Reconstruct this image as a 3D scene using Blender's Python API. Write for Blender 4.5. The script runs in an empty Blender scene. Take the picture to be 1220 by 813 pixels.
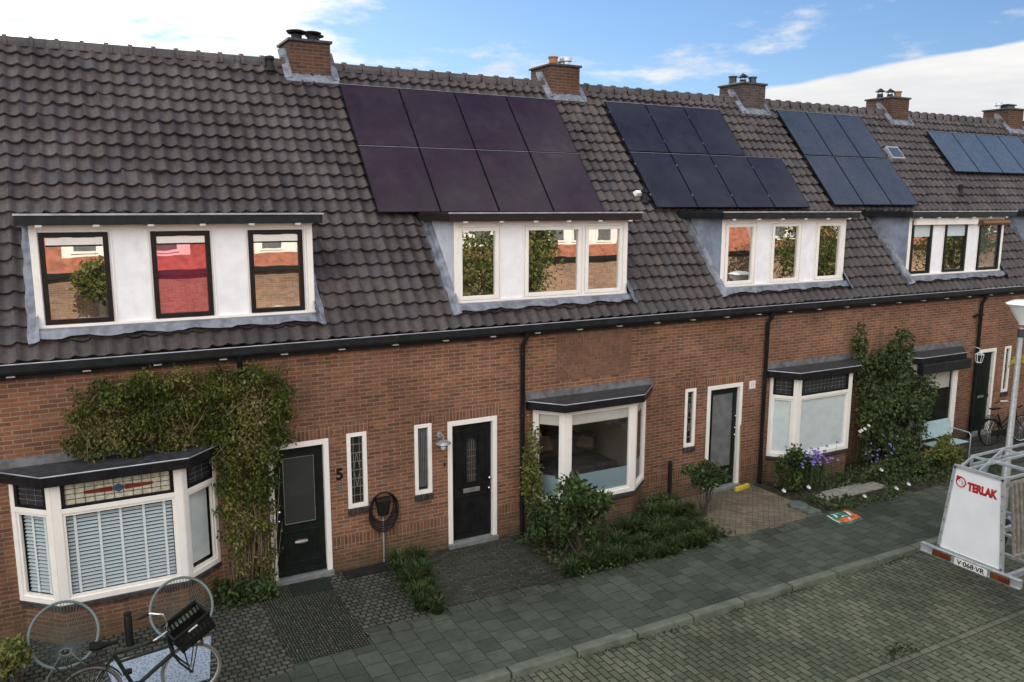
import bpy, math, random
from mathutils import Vector, Matrix
random.seed(7)
R = math.radians
sc = bpy.context.scene
COL = sc.collection

# ------------------------------------------------------------------ node helpers
def nt_new(name):
    m = bpy.data.materials.new(name); m.use_nodes = True
    nt = m.node_tree; nt.nodes.clear()
    return m, nt
class G:
    def __init__(s, nt): s.nt = nt
    def n(s, t, **k):
        nd = s.nt.nodes.new(t)
        for a, b in k.items(): setattr(nd, a, b)
        return nd
    def set(s, sock, v):
        if hasattr(v, 'links'): s.nt.links.new(v, sock)
        else:
            if isinstance(v, (tuple, list)) and len(v) == 3 and sock.type == 'RGBA': v = (*v, 1)
            sock.default_value = v
    def math(s, op, a, b=0.0, c=None, clamp=False):
        nd = s.n('ShaderNodeMath', operation=op, use_clamp=clamp)
        s.set(nd.inputs[0], a); s.set(nd.inputs[1], b)
        if c is not None: s.set(nd.inputs[2], c)
        return nd.outputs[0]
    def mix(s, f, a, b, mode='MIX'):
        nd = s.n('ShaderNodeMix', data_type='RGBA', blend_type=mode)
        s.set(nd.inputs[0], f); s.set(nd.inputs[6], a); s.set(nd.inputs[7], b)
        return nd.outputs[2]
    def noise(s, vec, scale, detail=4, rough=.55, out=0):
        nd = s.n('ShaderNodeTexNoise'); s.set(nd.inputs['Vector'], vec)
        nd.inputs['Scale'].default_value = scale; nd.inputs['Detail'].default_value = detail
        nd.inputs['Roughness'].default_value = rough
        return nd.outputs[out]
    def ramp(s, f, a, b, lo=0.0, hi=1.0):
        nd = s.n('ShaderNodeMapRange', interpolation_type='SMOOTHSTEP')
        s.set(nd.inputs[0], f)
        for i, v in enumerate((a, b, lo, hi)): nd.inputs[i+1].default_value = v
        return nd.outputs[0]
    def cramp(s, f, stops):
        nd = s.n('ShaderNodeValToRGB'); s.set(nd.inputs[0], f)
        cr = nd.color_ramp
        while len(cr.elements) < len(stops): cr.elements.new(.5)
        for e, (p, c) in zip(cr.elements, stops): e.position = p; e.color = (*c, 1)
        return nd.outputs[0]
    def mapping(s, vec, scale=(1,1,1), loc=(0,0,0), rot=(0,0,0)):
        nd = s.n('ShaderNodeMapping'); s.set(nd.inputs[0], vec)
        nd.inputs[1].default_value = loc; nd.inputs[2].default_value = rot; nd.inputs[3].default_value = scale
        return nd.outputs[0]
    def bump(s, h, strength=.3, dist=.01, normal=None):
        nd = s.n('ShaderNodeBump'); nd.inputs['Strength'].default_value = strength
        nd.inputs['Distance'].default_value = dist; s.set(nd.inputs['Height'], h)
        if normal is not None: s.set(nd.inputs['Normal'], normal)
        return nd.outputs[0]
    def pbr(s, col, rough=.7, metal=0., normal=None, **k):
        nd = s.n('ShaderNodeBsdfPrincipled')
        s.set(nd.inputs['Base Color'], col); s.set(nd.inputs['Roughness'], rough); s.set(nd.inputs['Metallic'], metal)
        if normal is not None: s.set(nd.inputs['Normal'], normal)
        k.setdefault('Specular_IOR_Level', .5)
        for a, b in k.items(): s.set(nd.inputs[a.replace('_', ' ')], b)
        return nd.outputs[0]
    def out(s, sh):
        o = s.n('ShaderNodeOutputMaterial'); s.nt.links.new(sh, o.inputs[0])
    def tc(s, name='Object'): return s.n('ShaderNodeTexCoord').outputs[name]
    def wpos(s): return s.n('ShaderNodeNewGeometry').outputs['Position']
    def uv(s): return s.n('ShaderNodeTexCoord').outputs['UV']
    def attr(s, name, out=2):
        nd = s.n('ShaderNodeAttribute'); nd.attribute_name = name
        return nd.outputs[out]

M = {}
def simple(name, col, rough=.6, metal=0., var=.12, scale=6, bump=0., bscale=40, dirt=0., **k):
    m, nt = nt_new(name); g = G(nt)
    p = g.wpos()
    f = g.ramp(g.noise(p, scale, 5), .3, .7)
    c = g.mix(f, tuple(x*(1-var) for x in col), tuple(min(1, x*(1+var)) for x in col))
    if dirt:
        d = g.ramp(g.noise(g.mapping(p, (1, 1, .35), (3, 1, 7)), scale*1.7, 6, .65), .52, .8, 0, dirt)
        c = g.mix(d, c, (.09, .085, .06))
    nrm = g.bump(g.noise(p, bscale, 4), bump, .01) if bump else None
    rr = g.ramp(g.noise(p, scale*2, 3), .2, .8, max(.02, rough-.08), min(1, rough+.08))
    if max(col) < .06: k.setdefault('Specular_IOR_Level', .2)
    g.out(g.pbr(c, rr, metal, nrm, **k)); M[name] = m
    return m

def brick_mat(name, c1, c2, mortar, bw, bh, ms, rot=0., offset=.5, bumpd=.006, var=.5, moss=0., mosscol=(.02, .03, .012), rough=.85, noise_tint=(.75, 1.2), dirtlow=False, freq=2, squash=1., wob_=.09):
    m, nt = nt_new(name); g = G(nt)
    uv = g.mapping(g.uv(), rot=(0, 0, rot)) if rot else g.uv()
    wob = g.noise(uv, 9, 2, .5, out=1)
    vm = g.n('ShaderNodeVectorMath', operation='MULTIPLY_ADD'); g.set(vm.inputs[0], wob); vm.inputs[1].default_value = (bh*wob_,)*3; g.set(vm.inputs[2], uv)
    b = g.n('ShaderNodeTexBrick', offset=offset, offset_frequency=freq, squash=squash)
    g.set(b.inputs['Vector'], vm.outputs[0])
    g.set(b.inputs['Color1'], c1); g.set(b.inputs['Color2'], c2); g.set(b.inputs['Mortar'], mortar)
    b.inputs['Scale'].default_value = 1; b.inputs['Brick Width'].default_value = bw; b.inputs['Row Height'].default_value = bh
    b.inputs['Mortar Size'].default_value = ms; b.inputs['Mortar Smooth'].default_value = .25; b.inputs['Bias'].default_value = 0
    big = g.noise(g.wpos(), .55, 5, .6); mid = g.noise(g.wpos(), 7, 5, .65); fine = g.noise(g.wpos(), 60, 3)
    k1 = g.ramp(big, .3, .7, *noise_tint); k2 = g.ramp(mid, .25, .75, 1-.3*var, 1+.3*var); k3 = g.ramp(fine, .2, .8, .85, 1.15)
    kk = g.math('MULTIPLY', g.math('MULTIPLY', k1, k2), k3)
    cmb = g.n('ShaderNodeCombineXYZ')
    for i in range(3): g.set(cmb.inputs[i], kk)
    c = g.mix(1., b.outputs['Color'], cmb.outputs[0], 'MULTIPLY')
    h = g.math('SUBTRACT', 1., b.outputs['Fac'])
    if moss:
        mm = g.ramp(g.noise(g.wpos(), 1.3, 6, .65), .42, .68, 0, 1)
        mo = g.math('MULTIPLY', g.math('ADD', g.math('MULTIPLY', b.outputs['Fac'], .85), .25*moss), g.math('ADD', g.math('MULTIPLY', mm, .8), .2), clamp=True)
        c = g.mix(g.math('MULTIPLY', mo, moss, clamp=True), c, mosscol)
    if dirtlow:
        sep = g.n('ShaderNodeSeparateXYZ'); g.set(sep.inputs[0], g.wpos())
        st = g.ramp(g.noise(g.mapping(g.wpos(), (1.2, 1.2, .25)), 2.2, 6, .65), .5, .75, 0, .45)
        c = g.mix(st, c, (.055, .045, .04))
        lo = g.math('MULTIPLY', g.ramp(g.math('ADD', sep.outputs[2], g.math('MULTIPLY', mid, .5)), .25, .95, .65, 0), .9)
        c = g.mix(lo, c, (.05, .055, .03))
        ef = g.ramp(g.noise(g.mapping(g.wpos(), loc=(9, 4, 2)), 3.1, 6, .7), .63, .8, 0, .3)
        c = g.mix(ef, c, (.38, .33, .29))
    hh = g.math('ADD', g.math('MULTIPLY', h, 1.), g.math('MULTIPLY', fine, .3))
    g.out(g.pbr(c, rough, 0, g.bump(hh, .7, bumpd), Specular_IOR_Level=.2)); M[name] = m

# colours are real base colours
brick_mat('brick', (.258, .108, .061), (.138, .064, .042), (.275, .21, .14), .22, .0625, .0075, dirtlow=True)
brick_mat('brick_soldier', (.24, .10, .056), (.13, .059, .039), (.275, .21, .14), .22, .0625, .0075, rot=math.pi/2, offset=0., dirtlow=True)
brick_mat('brick_patch', (.235, .10, .06), (.145, .066, .044), (.16, .115, .078), .0625, .0625, .009, offset=0.)
brick_mat('brick_chimney', (.105, .047, .030), (.065, .034, .025), (.125, .09, .065), .22, .0625, .008)
brick_mat('brick_chimney_grey', (.075, .06, .052), (.045, .038, .034), (.10, .085, .075), .22, .0625, .008)
brick_mat('brick_sand', (.33, .19, .12), (.22, .125, .08), (.32, .27, .22), .22, .0625, .008)
brick_mat('slabs', (.080, .092, .070), (.047, .056, .043), (.015, .020, .013), .30, .30, .0055, rot=math.pi/2, moss=.5, mosscol=(.03, .045, .025), bumpd=.01, noise_tint=(.72, 1.22))
brick_mat('road_brick', (.135, .138, .098), (.078, .087, .062), (.018, .028, .014), .24, .105, .010, rot=math.pi/2, moss=.5, mosscol=(.04, .055, .025), bumpd=.012, noise_tint=(.75, 1.3))
brick_mat('road_band', (.16, .16, .12), (.11, .115, .085), (.03, .035, .02), .205, .1, .008, moss=.3, bumpd=.01)
brick_mat('setts', (.105, .098, .085), (.055, .057, .050), (.014, .018, .012), .11, .1, .013, moss=.5, bumpd=.02, wob_=.4)
brick_mat('cobble_small', (.10, .095, .08), (.04, .044, .036), (.008, .012, .007), .06, .04, .011, rot=math.pi/2, moss=.5, bumpd=.016, wob_=.6)
brick_mat('dark_pavers', (.06, .06, .05), (.03, .034, .028), (.010, .013, .009), .21, .07, .007, moss=.4, bumpd=.008)
brick_mat('clay_pavers', (.22, .17, .12), (.13, .11, .08), (.04, .045, .025), .20, .055, .007, rot=R(45), moss=.3, bumpd=.008)

simple('white_paint', (.84, .81, .75), .45, var=.04, scale=3, dirt=.14)
simple('clip_grey', (.5, .47, .42), .5)
simple('panel_white', (.84, .84, .85), .5, var=.05, scale=5, dirt=.16)
simple('black_paint', (.012, .012, .013), .35, var=.3)
simple('black_rough', (.02, .02, .021), .6, var=.3)
simple('dark_green_paint', (.010, .014, .012), .35, var=.2)
simple('brown_paint', (.016, .012, .011), .4, var=.2)
simple('fascia_brown', (.020, .014, .013), .4, var=.2)
simple('gutter_dark', (.013, .016, .017), .4, var=.3, dirt=.1)
simple('zinc', (.36, .38, .42), .42, .55, var=.2, scale=5)
simple('lead', (.17, .185, .22), .5, .25, var=.35, scale=7, bump=.4, bscale=25, dirt=.3)
simple('lead_dark', (.05, .052, .058), .45, .2, var=.35, scale=9, bump=.2, bscale=30)
simple('lead_grey', (.12, .12, .125), .6, .1, var=.35, scale=7, bump=.3, bscale=30, dirt=.4)
simple('cheek_grey', (.25, .29, .36), .6, var=.25, scale=4, dirt=.3)
simple('cheek_white', (.6, .63, .68), .5, var=.1, scale=4, dirt=.3)
simple('galv', (.52, .56, .58), .38, .55, var=.15, scale=12)
simple('alu', (.62, .66, .68), .35, .6, var=.1, scale=10)
simple('chrome', (.75, .75, .75), .15, 1., var=.05)
simple('sheet_white', (.80, .83, .86), .35, var=.04, scale=2, dirt=.12)
simple('letter_red', (.42, .02, .02), .5, var=.05)
simple('plate_white', (.75, .75, .72), .4, var=.04)
simple('plate_black', (.01, .01, .01), .5)
simple('orange_lens', (.13, .045, .012), .2, var=.2)
simple('red_lens', (.11, .022, .012), .2, var=.2)
simple('wood_grey', (.22, .21, .18), .8, var=.3, scale=14, bump=.4)
simple('concrete', (.20, .21, .19), .85, var=.25, scale=9, bump=.3, dirt=.3)
simple('kerbstone', (.115, .130, .10), .85, var=.25, scale=5, bump=.4, dirt=.35)
simple('stone_step', (.18, .19, .19), .7, var=.2, scale=9, dirt=.3)
simple('soil', (.035, .032, .022), .95, var=.5, scale=8, bump=.8, bscale=30)
simple('asphalt', (.05, .05, .05), .9, var=.2)
simple('slate_sill', (.05, .045, .045), .6, var=.4, scale=15)
simple('rubber', (.012, .012, .012), .7, var=.3)
simple('bike_green', (.018, .028, .022), .3, var=.2)
simple('tyre_cream', (.15, .145, .12), .7, var=.2)
simple('plastic_black', (.012, .014, .012), .45, var=.2)
simple('chair_blue', (.12, .165, .16), .45, var=.1)
simple('cord_pale', (.10, .13, .115), .6, var=.2)
simple('bench_teal', (.33, .47, .48), .6, var=.08)
simple('mat_dark', (.018, .024, .02), .95, var=.4, scale=30, bump=.6, bscale=120)
simple('blind_white', (.50, .57, .59), .5, var=.04)
simple('blind_tape', (.80, .84, .84), .6, var=.03)
simple('blind_cream', (.60, .58, .50), .7, var=.04)
simple('curtain', (.66, .72, .72), .8, var=.06)
simple('curtain_grey', (.12, .13, .13), .85, var=.2)
simple('frosted', (.24, .33, .36), .4, var=.02)
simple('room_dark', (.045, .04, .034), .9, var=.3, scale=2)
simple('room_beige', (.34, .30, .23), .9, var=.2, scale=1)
simple('sofa', (.06, .043, .038), .9, var=.5, scale=4)
simple('cushion', (.16, .11, .08), .9, var=.3)
simple('leaded_cream', (.52, .50, .38), .3, var=.22, scale=22)
simple('stained_red', (.16, .02, .015), .3)
simple('stained_blue', (.05, .07, .12), .3)
simple('lamp_white', (.75, .76, .74), .4, var=.03)
simple('brass', (.35, .26, .12), .4, .6)
simple('steel_letter', (.35, .34, .31), .35, .6)
simple('yellow_plastic', (.50, .38, .03), .5, var=.2)
simple('bag_green', (.03, .14, .10), .4, var=.4, scale=9)
simple('bag_orange', (.50, .13, .03), .4, var=.4, scale=12)
simple('bag_white', (.6, .58, .58), .4, var=.2)
simple('bark', (.075, .06, .045), .9, var=.4, scale=20, bump=.6)
simple('dry_twig', (.17, .125, .08), .9, var=.4, scale=20)
simple('petal_purple', (.24, .17, .52), .7, var=.2, scale=30)
simple('leaf_stem', (.03, .06, .02), .7)
simple('petal_white', (.68, .66, .68), .7, var=.1)
simple('roller_brown', (.20, .09, .035), .5, var=.2)
simple('roof_orange', (.30, .105, .06), .8, var=.3, scale=5, bump=.4)
simple('litter', (.18, .17, .12), .8, var=.6, scale=30)
simple('wall_cream', (.6, .56, .46), .8, var=.08)
simple('solar_frame', (.008, .008, .010), .35, var=.1)
simple('lead_came', (.03, .032, .035), .5, var=.1)
simple('terracotta', (.26, .12, .07), .8, var=.3)
simple('green_grey_stone', (.085, .11, .095), .8, var=.3, scale=10)

def solar_mat(name, col, rough=.10):
    m, nt = nt_new(name); g = G(nt)
    b = g.n('ShaderNodeTexBrick', offset=0.); g.set(b.inputs['Vector'], g.uv())
    g.set(b.inputs['Color1'], col); g.set(b.inputs['Color2'], tuple(x*.82 for x in col)); g.set(b.inputs['Mortar'], tuple(x*.55+.004 for x in col))
    b.inputs['Scale'].default_value = 1; b.inputs['Brick Width'].default_value = .166; b.inputs['Row Height'].default_value = .085
    b.inputs['Mortar Size'].default_value = .003
    dust = g.ramp(g.noise(g.wpos(), 1.1, 6, .6), .3, .8, 0, .06)
    c = g.mix(dust, b.outputs['Color'], (.3, .28, .27))
    r = g.ramp(g.noise(g.wpos(), 5, 5), .3, .8, rough, rough+.12)
    g.out(g.pbr(c, r, 0., None, IOR=1.5, Coat_Weight=.3, Coat_Roughness=.25)); M[name] = m
solar_mat('solar_purple', (.024, .009, .017))
solar_mat('solar_dark', (.013, .012, .022))
solar_mat('solar_blue', (.028, .038, .062), .22)
solar_mat('solar_pale', (.055, .085, .125), .22)

def tile_mat(name, a, b, lich):
    m, nt = nt_new(name); g = G(nt)
    uv = g.uv()
    fl = g.n('ShaderNodeVectorMath', operation='FLOOR'); g.set(fl.inputs[0], uv)
    wn = g.n('ShaderNodeTexWhiteNoise', noise_dimensions='3D'); g.set(wn.inputs[0], fl.outputs[0])
    p = g.wpos()
    c = g.mix(wn.outputs[0], a, b)
    k = g.ramp(g.noise(p, .8, 5, .6), .3, .7, .72, 1.25); k2 = g.ramp(g.noise(p, 14, 5, .7), .2, .8, .65, 1.35)
    kk = g.math('MULTIPLY', k, k2); cmb = g.n('ShaderNodeCombineXYZ')
    for i in range(3): g.set(cmb.inputs[i], kk)
    c = g.mix(1., c, cmb.outputs[0], 'MULTIPLY')
    wn2 = g.math('GREATER_THAN', wn.outputs[0], .93)
    c = g.mix(g.math('MULTIPLY', wn2, .22), c, (.12, .11, .12))
    sp = g.ramp(g.noise(g.mapping(p, loc=(5, 5, 5)), 26, 3, .6), .68, .76, 0, .55)
    c = g.mix(sp, c, lich)
    sl = g.math('FRACT', g.n('ShaderNodeSeparateXYZ').outputs[1])
    br = g.ramp(g.noise(g.mapping(p, loc=(8, 1, 5)), 2.3, 6, .7), .58, .75, 0, .4)
    c = g.mix(br, c, (.075, .058, .035))
    ms = g.ramp(g.noise(g.mapping(p, loc=(1, 7, 5)), 5.5, 7, .75), .60, .72, 0, .5)
    c = g.mix(ms, c, (.045, .055, .025))
    st = g.ramp(g.noise(g.mapping(p, (2.5, .35, .35), loc=(3, 2, 1)), 3, 5, .6), .55, .75, 0, .35)
    c = g.mix(st, c, (.13, .12, .12))
    sx = g.n('ShaderNodeSeparateXYZ'); g.set(sx.inputs[0], uv)
    e = g.math('ABSOLUTE', g.math('SUBTRACT', g.math('FRACT', sx.outputs[0]), .5))
    jn = g.ramp(e, .478, .497, 0, .75)
    c = g.mix(jn, c, (.012, .011, .012))
    g.out(g.pbr(c, .5, 0, g.bump(g.noise(p, 90, 4, .7), .3, .006), Specular_IOR_Level=.4)); M[name] = m
tile_mat('roof_tile', (.078, .062, .058), (.042, .035, .036), (.20, .19, .17))

def leaf_mat(name, stops, rough=.5, trans=.3):
    m, nt = nt_new(name); g = G(nt)
    t = g.attr('tone')
    c = g.cramp(t, stops)
    k = g.ramp(g.noise(g.wpos(), 3, 4), .3, .7, .7, 1.25); cmb = g.n('ShaderNodeCombineXYZ')
    for i in range(3): g.set(cmb.inputs[i], k)
    c = g.mix(1., c, cmb.outputs[0], 'MULTIPLY')
    a = g.pbr(c, rough, Specular_IOR_Level=.22); tr = g.n('ShaderNodeBsdfTranslucent'); g.set(tr.inputs[0], c)
    mx = g.n('ShaderNodeMixShader'); mx.inputs[0].default_value = trans
    nt.links.new(a, mx.inputs[1]); nt.links.new(tr.outputs[0], mx.inputs[2]); g.out(mx.outputs[0]); M[name] = m
leaf_mat('leaf_ivy', [(0, (.035, .055, .012)), (.35, (.085, .12, .020)), (.6, (.15, .16, .03)), (.8, (.20, .14, .07)), (1, (.27, .27, .10))])
leaf_mat('leaf_bush', [(0, (.03, .055, .02)), (.5, (.06, .10, .032)), (.85, (.12, .15, .045)), (1, (.15, .19, .06))])
leaf_mat('leaf_hedge', [(0, (.04, .06, .024)), (.5, (.075, .11, .04)), (.85, (.13, .16, .06)), (1, (.13, .16, .07))])
leaf_mat('leaf_pale', [(0, (.08, .10, .03)), (.5, (.15, .17, .05)), (1, (.30, .28, .07))])
leaf_mat('leaf_tree', [(0, (.05, .07, .015)), (.5, (.12, .14, .03)), (1, (.22, .23, .06))])
leaf_mat('leaf_yellow', [(0, (.35, .36, .03)), (1, (.6, .5, .03))])
leaf_mat('grass', [(0, (.014, .03, .010)), (.6, (.034, .068, .02)), (1, (.11, .13, .05))])

def mirror_glass(name, inner, refl=.5, tint=(1, .97, .93)):
    m, nt = nt_new(name); g = G(nt)
    d = g.n('ShaderNodeBsdfDiffuse'); g.set(d.inputs[0], inner)
    gl = g.n('ShaderNodeBsdfGlossy'); g.set(gl.inputs[0], tint); gl.inputs['Roughness'].default_value = .008
    nb = g.bump(g.noise(g.wpos(), 1.4, 2), .025, .05); g.set(gl.inputs['Normal'], nb)
    mx = g.n('ShaderNodeMixShader'); mx.inputs[0].default_value = refl
    nt.links.new(d.outputs[0], mx.inputs[1]); nt.links.new(gl.outputs[0], mx.inputs[2]); g.out(mx.outputs[0]); M[name] = m
mirror_glass('glass_dormer', (.02, .018, .015), .55)
mirror_glass('glass_dormer_red', (.22, .03, .06), .46, (1, .52, .58))
mirror_glass('glass_dormer_grey', (.07, .08, .08), .35)
mirror_glass('glass_dark', (.012, .012, .012), .10)
mirror_glass('glass_door', (.035, .037, .036), .06)
def clear_glass():
    m, nt = nt_new('glass_clear'); g = G(nt)
    fr = g.n('ShaderNodeFresnel'); g.set(fr.inputs[0], g.math('SUBTRACT', 1.5, g.math('MULTIPLY', g.n('ShaderNodeNewGeometry').outputs['Backfacing'], .8333)))
    f = g.math('MULTIPLY', fr.outputs[0], 1.6, clamp=True)
    t = g.n('ShaderNodeBsdfTransparent'); t.inputs[0].default_value = (.96, .98, .98, 1)
    gl = g.n('ShaderNodeBsdfGlossy'); gl.inputs['Roughness'].default_value = .01
    mx = g.n('ShaderNodeMixShader'); g.set(mx.inputs[0], f)
    nt.links.new(t.outputs[0], mx.inputs[1]); nt.links.new(gl.outputs[0], mx.inputs[2]); g.out(mx.outputs[0]); M['glass_clear'] = m
clear_glass()
def rug_mat():
    m, nt = nt_new('rug'); g = G(nt)
    v = g.n('ShaderNodeTexVoronoi'); g.set(v.inputs['Vector'], g.wpos()); v.inputs['Scale'].default_value = 28
    f = g.ramp(v.outputs['Distance'], .25, .5)
    c = g.mix(f, (.12, .19, .30), (.36, .42, .50)); g.out(g.pbr(c, .95)); M['rug'] = m
rug_mat()

# ------------------------------------------------------------------ mesh helpers
ORG = {}
class MB:
    def __init__(s): s.v = []; s.f = []; s.t = None; s.uvs = None
    def quad(s, *pts):
        i = len(s.v); s.v += [tuple(p) for p in pts]; s.f.append(tuple(range(i, i+len(pts)))); return s
    def hexa(s, b, t):
        i = len(s.v); n = len(b); s.v += [tuple(p) for p in b] + [tuple(p) for p in t]
        s.f.append(tuple(i+k for k in reversed(range(n)))); s.f.append(tuple(i+n+k for k in range(n)))
        for k in range(n):
            j = (k+1) % n; s.f.append((i+k, i+j, i+n+j, i+n+k))
        return s
    def box(s, x0, x1, y0, y1, z0, z1):
        return s.hexa([(x0,y0,z0),(x1,y0,z0),(x1,y1,z0),(x0,y1,z0)], [(x0,y0,z1),(x1,y0,z1),(x1,y1,z1),(x0,y1,z1)])
    def prism(s, poly, z0, z1): return s.hexa([(x,y,z0) for x, y in poly], [(x,y,z1) for x, y in poly])
    def obox(s, F, u0, u1, n0, n1, z0, z1):           # F = (origin, u, n) in plan
        o, u, n = F
        def P(a, b): return (o[0]+u[0]*a+n[0]*b, o[1]+u[1]*a+n[1]*b)
        return s.prism([P(u0,n0), P(u1,n0), P(u1,n1), P(u0,n1)], z0, z1)
    def bar(s, a, b, w, h=None, up=(0,0,1)):
        a, b = Vector(a), Vector(b); h = h or w; d = (b-a).normalized(); up = Vector(up)
        if abs(d.dot(up)) > .98: up = Vector((0,1,0))
        x = d.cross(up).normalized()*w/2; y = x.cross(d).normalized()*h/2
        return s.hexa([a-x-y, a+x-y, a+x+y, a-x+y][::-1], [b-x-y, b+x-y, b+x+y, b-x+y][::-1])
    def tube(s, pts, r, n=8, closed=False, cap=True):
        pts = [Vector(p) for p in pts]; N = len(pts); rs = r if isinstance(r, (list, tuple)) else [r]*N
        i0 = len(s.v); prev = None
        for k, p in enumerate(pts):
            if closed: d = pts[(k+1) % N]-pts[k-1]
            else: d = pts[min(k+1, N-1)]-pts[max(k-1, 0)]
            d.normalize()
            if prev is None:
                a = Vector((0,0,1)) if abs(d.z) < .9 else Vector((1,0,0)); x = d.cross(a).normalized()
            else: x = (prev - d*prev.dot(d)).normalized()
            prev = x; y = d.cross(x)
            for j in range(n):
                t = 2*math.pi*j/n; s.v.append(tuple(p + (x*math.cos(t)+y*math.sin(t))*rs[k]))
        for k in range(N if closed else N-1):
            a = i0+k*n; b = i0+((k+1) % N)*n
            for j in range(n): s.f.append((a+j, a+(j+1) % n, b+(j+1) % n, b+j))
        if cap and not closed:
            s.f.append(tuple(i0+j for j in reversed(range(n)))); s.f.append(tuple(i0+(N-1)*n+j for j in range(n)))
        return s
    def lathe(s, c, prof, n=20, axis='z'):
        i0 = len(s.v)
        for r, z in prof:
            for j in range(n):
                t = 2*math.pi*j/n; a, b = r*math.cos(t), r*math.sin(t)
                if axis == 'z': s.v.append((c[0]+a, c[1]+b, c[2]+z))
                elif axis == 'y': s.v.append((c[0]+a, c[1]+z, c[2]+b))
                else: s.v.append((c[0]+z, c[1]+a, c[2]+b))
        for k in range(len(prof)-1):
            a = i0+k*n; b = a+n
            for j in range(n): s.f.append((a+j, a+(j+1) % n, b+(j+1) % n, b+j))
        s.f.append(tuple(i0+j for j in reversed(range(n)))); s.f.append(tuple(i0+(len(prof)-1)*n+j for j in range(n)))
        return s
    def ball(s, c, r, n=10, sq=1):
        prof = [(max(1e-4, r*math.sin(math.pi*k/8)), -r*sq*math.cos(math.pi*k/8)) for k in range(9)]
        return s.lathe(c, prof, n)
    def build(s, name, mat, parent=None, smooth=False, bevel=0, loc=None, tone=None, uvscale=True):
        me = bpy.data.meshes.new(name)
        org = Vector(ORG.get(parent.name, (0,0,0))) if parent else Vector(loc or (0,0,0))
        me.from_pydata([tuple(Vector(p)-org) for p in s.v], [], s.f)
        me.materials.append(M[mat] if isinstance(mat, str) else mat)
        uvl = me.uv_layers.new(name='UVMap')
        if s.uvs is not None:
            uvl.data.foreach_set('uv', [c for l in me.loops for c in s.uvs[l.vertex_index]])
        else:
            out = []
            for p in me.polygons:
                n = p.normal
                if abs(n.z) > .9: t = Vector((1,0,0)); b = Vector((0,1,0))
                else:
                    t = Vector((-n.y, n.x, 0)).normalized()
                    if abs(t.x) > abs(t.y):
                        if t.x < 0: t = -t
                    elif t.y < 0: t = -t
                    b = n.cross(t)
                    if b.z < 0: b = -b
                for li in p.loop_indices:
                    co = Vector(s.v[me.loops[li].vertex_index]); out += [co.dot(t), co.dot(b)]
            uvl.data.foreach_set('uv', out)
        if tone is not None:
            a = me.attributes.new('tone', 'FLOAT', 'FACE'); a.data.foreach_set('value', tone)
        if smooth:
            me.polygons.foreach_set('use_smooth', [True]*len(me.polygons))
            me.set_sharp_from_angle(angle=R(40))
        me.update()
        o = bpy.data.objects.new(name, me); COL.objects.link(o)
        if parent: o.parent = parent
        else: o.location = org
        ORG[o.name] = tuple(org)
        if bevel:
            bv = o.modifiers.new('bevel', 'BEVEL'); bv.width = bevel; bv.segments = 2; bv.limit_method = 'ANGLE'
        return o
def tag(o, label=None, cat=None, group=None, kind=None):
    if label: o['label'] = label
    if cat: o['category'] = cat
    if group: o['group'] = group
    if kind: o['kind'] = kind
    return o
def thing(name, loc, label, cat, group=None, rz=0):
    o = bpy.data.objects.new(name, None); COL.objects.link(o); o.location = loc; o.rotation_euler = (0,0,rz)
    o.empty_display_size = .2; ORG[o.name] = tuple(loc); return tag(o, label, cat, group)
def kids(o): return [c for c in bpy.data.objects if c.parent == o]
def copy_tree(o, parent=None, top=True):
    c = o.copy(); COL.objects.link(c); c.parent = parent; ORG[c.name] = ORG.get(o.name, (0,0,0))
    for ch in kids(o): copy_tree(ch, c, False)
    return c
def text_obj(name, s, size, mat, parent, origin, ux, uy, depth=.004, bold=0., shear=0., width=None, align='CENTER'):
    cu = bpy.data.curves.new(name, 'FONT'); cu.body = s; cu.size = size; cu.extrude = depth; cu.offset = bold; cu.shear = shear
    cu.align_x = align; cu.align_y = 'CENTER'
    tmp = bpy.data.objects.new('tmp', cu); COL.objects.link(tmp)
    bpy.context.view_layer.update()
    me = bpy.data.meshes.new_from_object(tmp.evaluated_get(bpy.context.evaluated_depsgraph_get()))
    bpy.data.objects.remove(tmp); bpy.data.curves.remove(cu)
    xs = [v.co.x for v in me.vertices]; k = 1
    if width and xs: k = width/(max(xs)-min(xs))
    ux, uy = Vector(ux), Vector(uy); n = ux.cross(uy)
    org = Vector(ORG[parent.name])
    for v in me.vertices: v.co = Vector(origin)-org + ux*v.co.x*k + uy*v.co.y + n*v.co.z
    me.materials.clear(); me.materials.append(M[mat]); me.name = name
    o = bpy.data.objects.new(name, me); COL.objects.link(o); o.parent = parent; ORG[o.name] = tuple(org)
    return o

# ------------------------------------------------------------------ camera (solved from the photograph)
cam = bpy.data.cameras.new('camera'); co = bpy.data.objects.new('camera', cam); COL.objects.link(co); sc.camera = co
rgt = Vector((0.87795907, -0.47873075, 0.00217896)); upv = Vector((0.07707304, 0.14583582, 0.98630201)); fwd = Vector((0.47249087, 0.86576485, -0.16493512))
mw = Matrix((( rgt.x, upv.x, -fwd.x, 0.), (rgt.y, upv.y, -fwd.y, -12.2767), (rgt.z, upv.z, -fwd.z, 5.885), (0,0,0,1)))
co.matrix_world = mw
cam.sensor_width = 36; cam.lens = 975.9632/1220*36; cam.clip_end = 2000; cam.clip_start = .05

# ------------------------------------------------------------------ constants
HE, YR, ZR = 3.8398, 3.8493, 8.4545
SL = (ZR-HE)/(YR+.05)
CS = 1/math.hypot(1, SL); SN = SL*CS
PX0, PW = 4.35, 5.63
def roofz(y): return HE+SL*(y+.05)
def rp(x, s, h=0.):    # point on the roof: s metres up the slope from Y=-.05, h above it
    return (x, -.05+s*CS-h*SN, HE+s*SN+h*CS)
SMAX = (YR+.05)/CS

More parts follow.
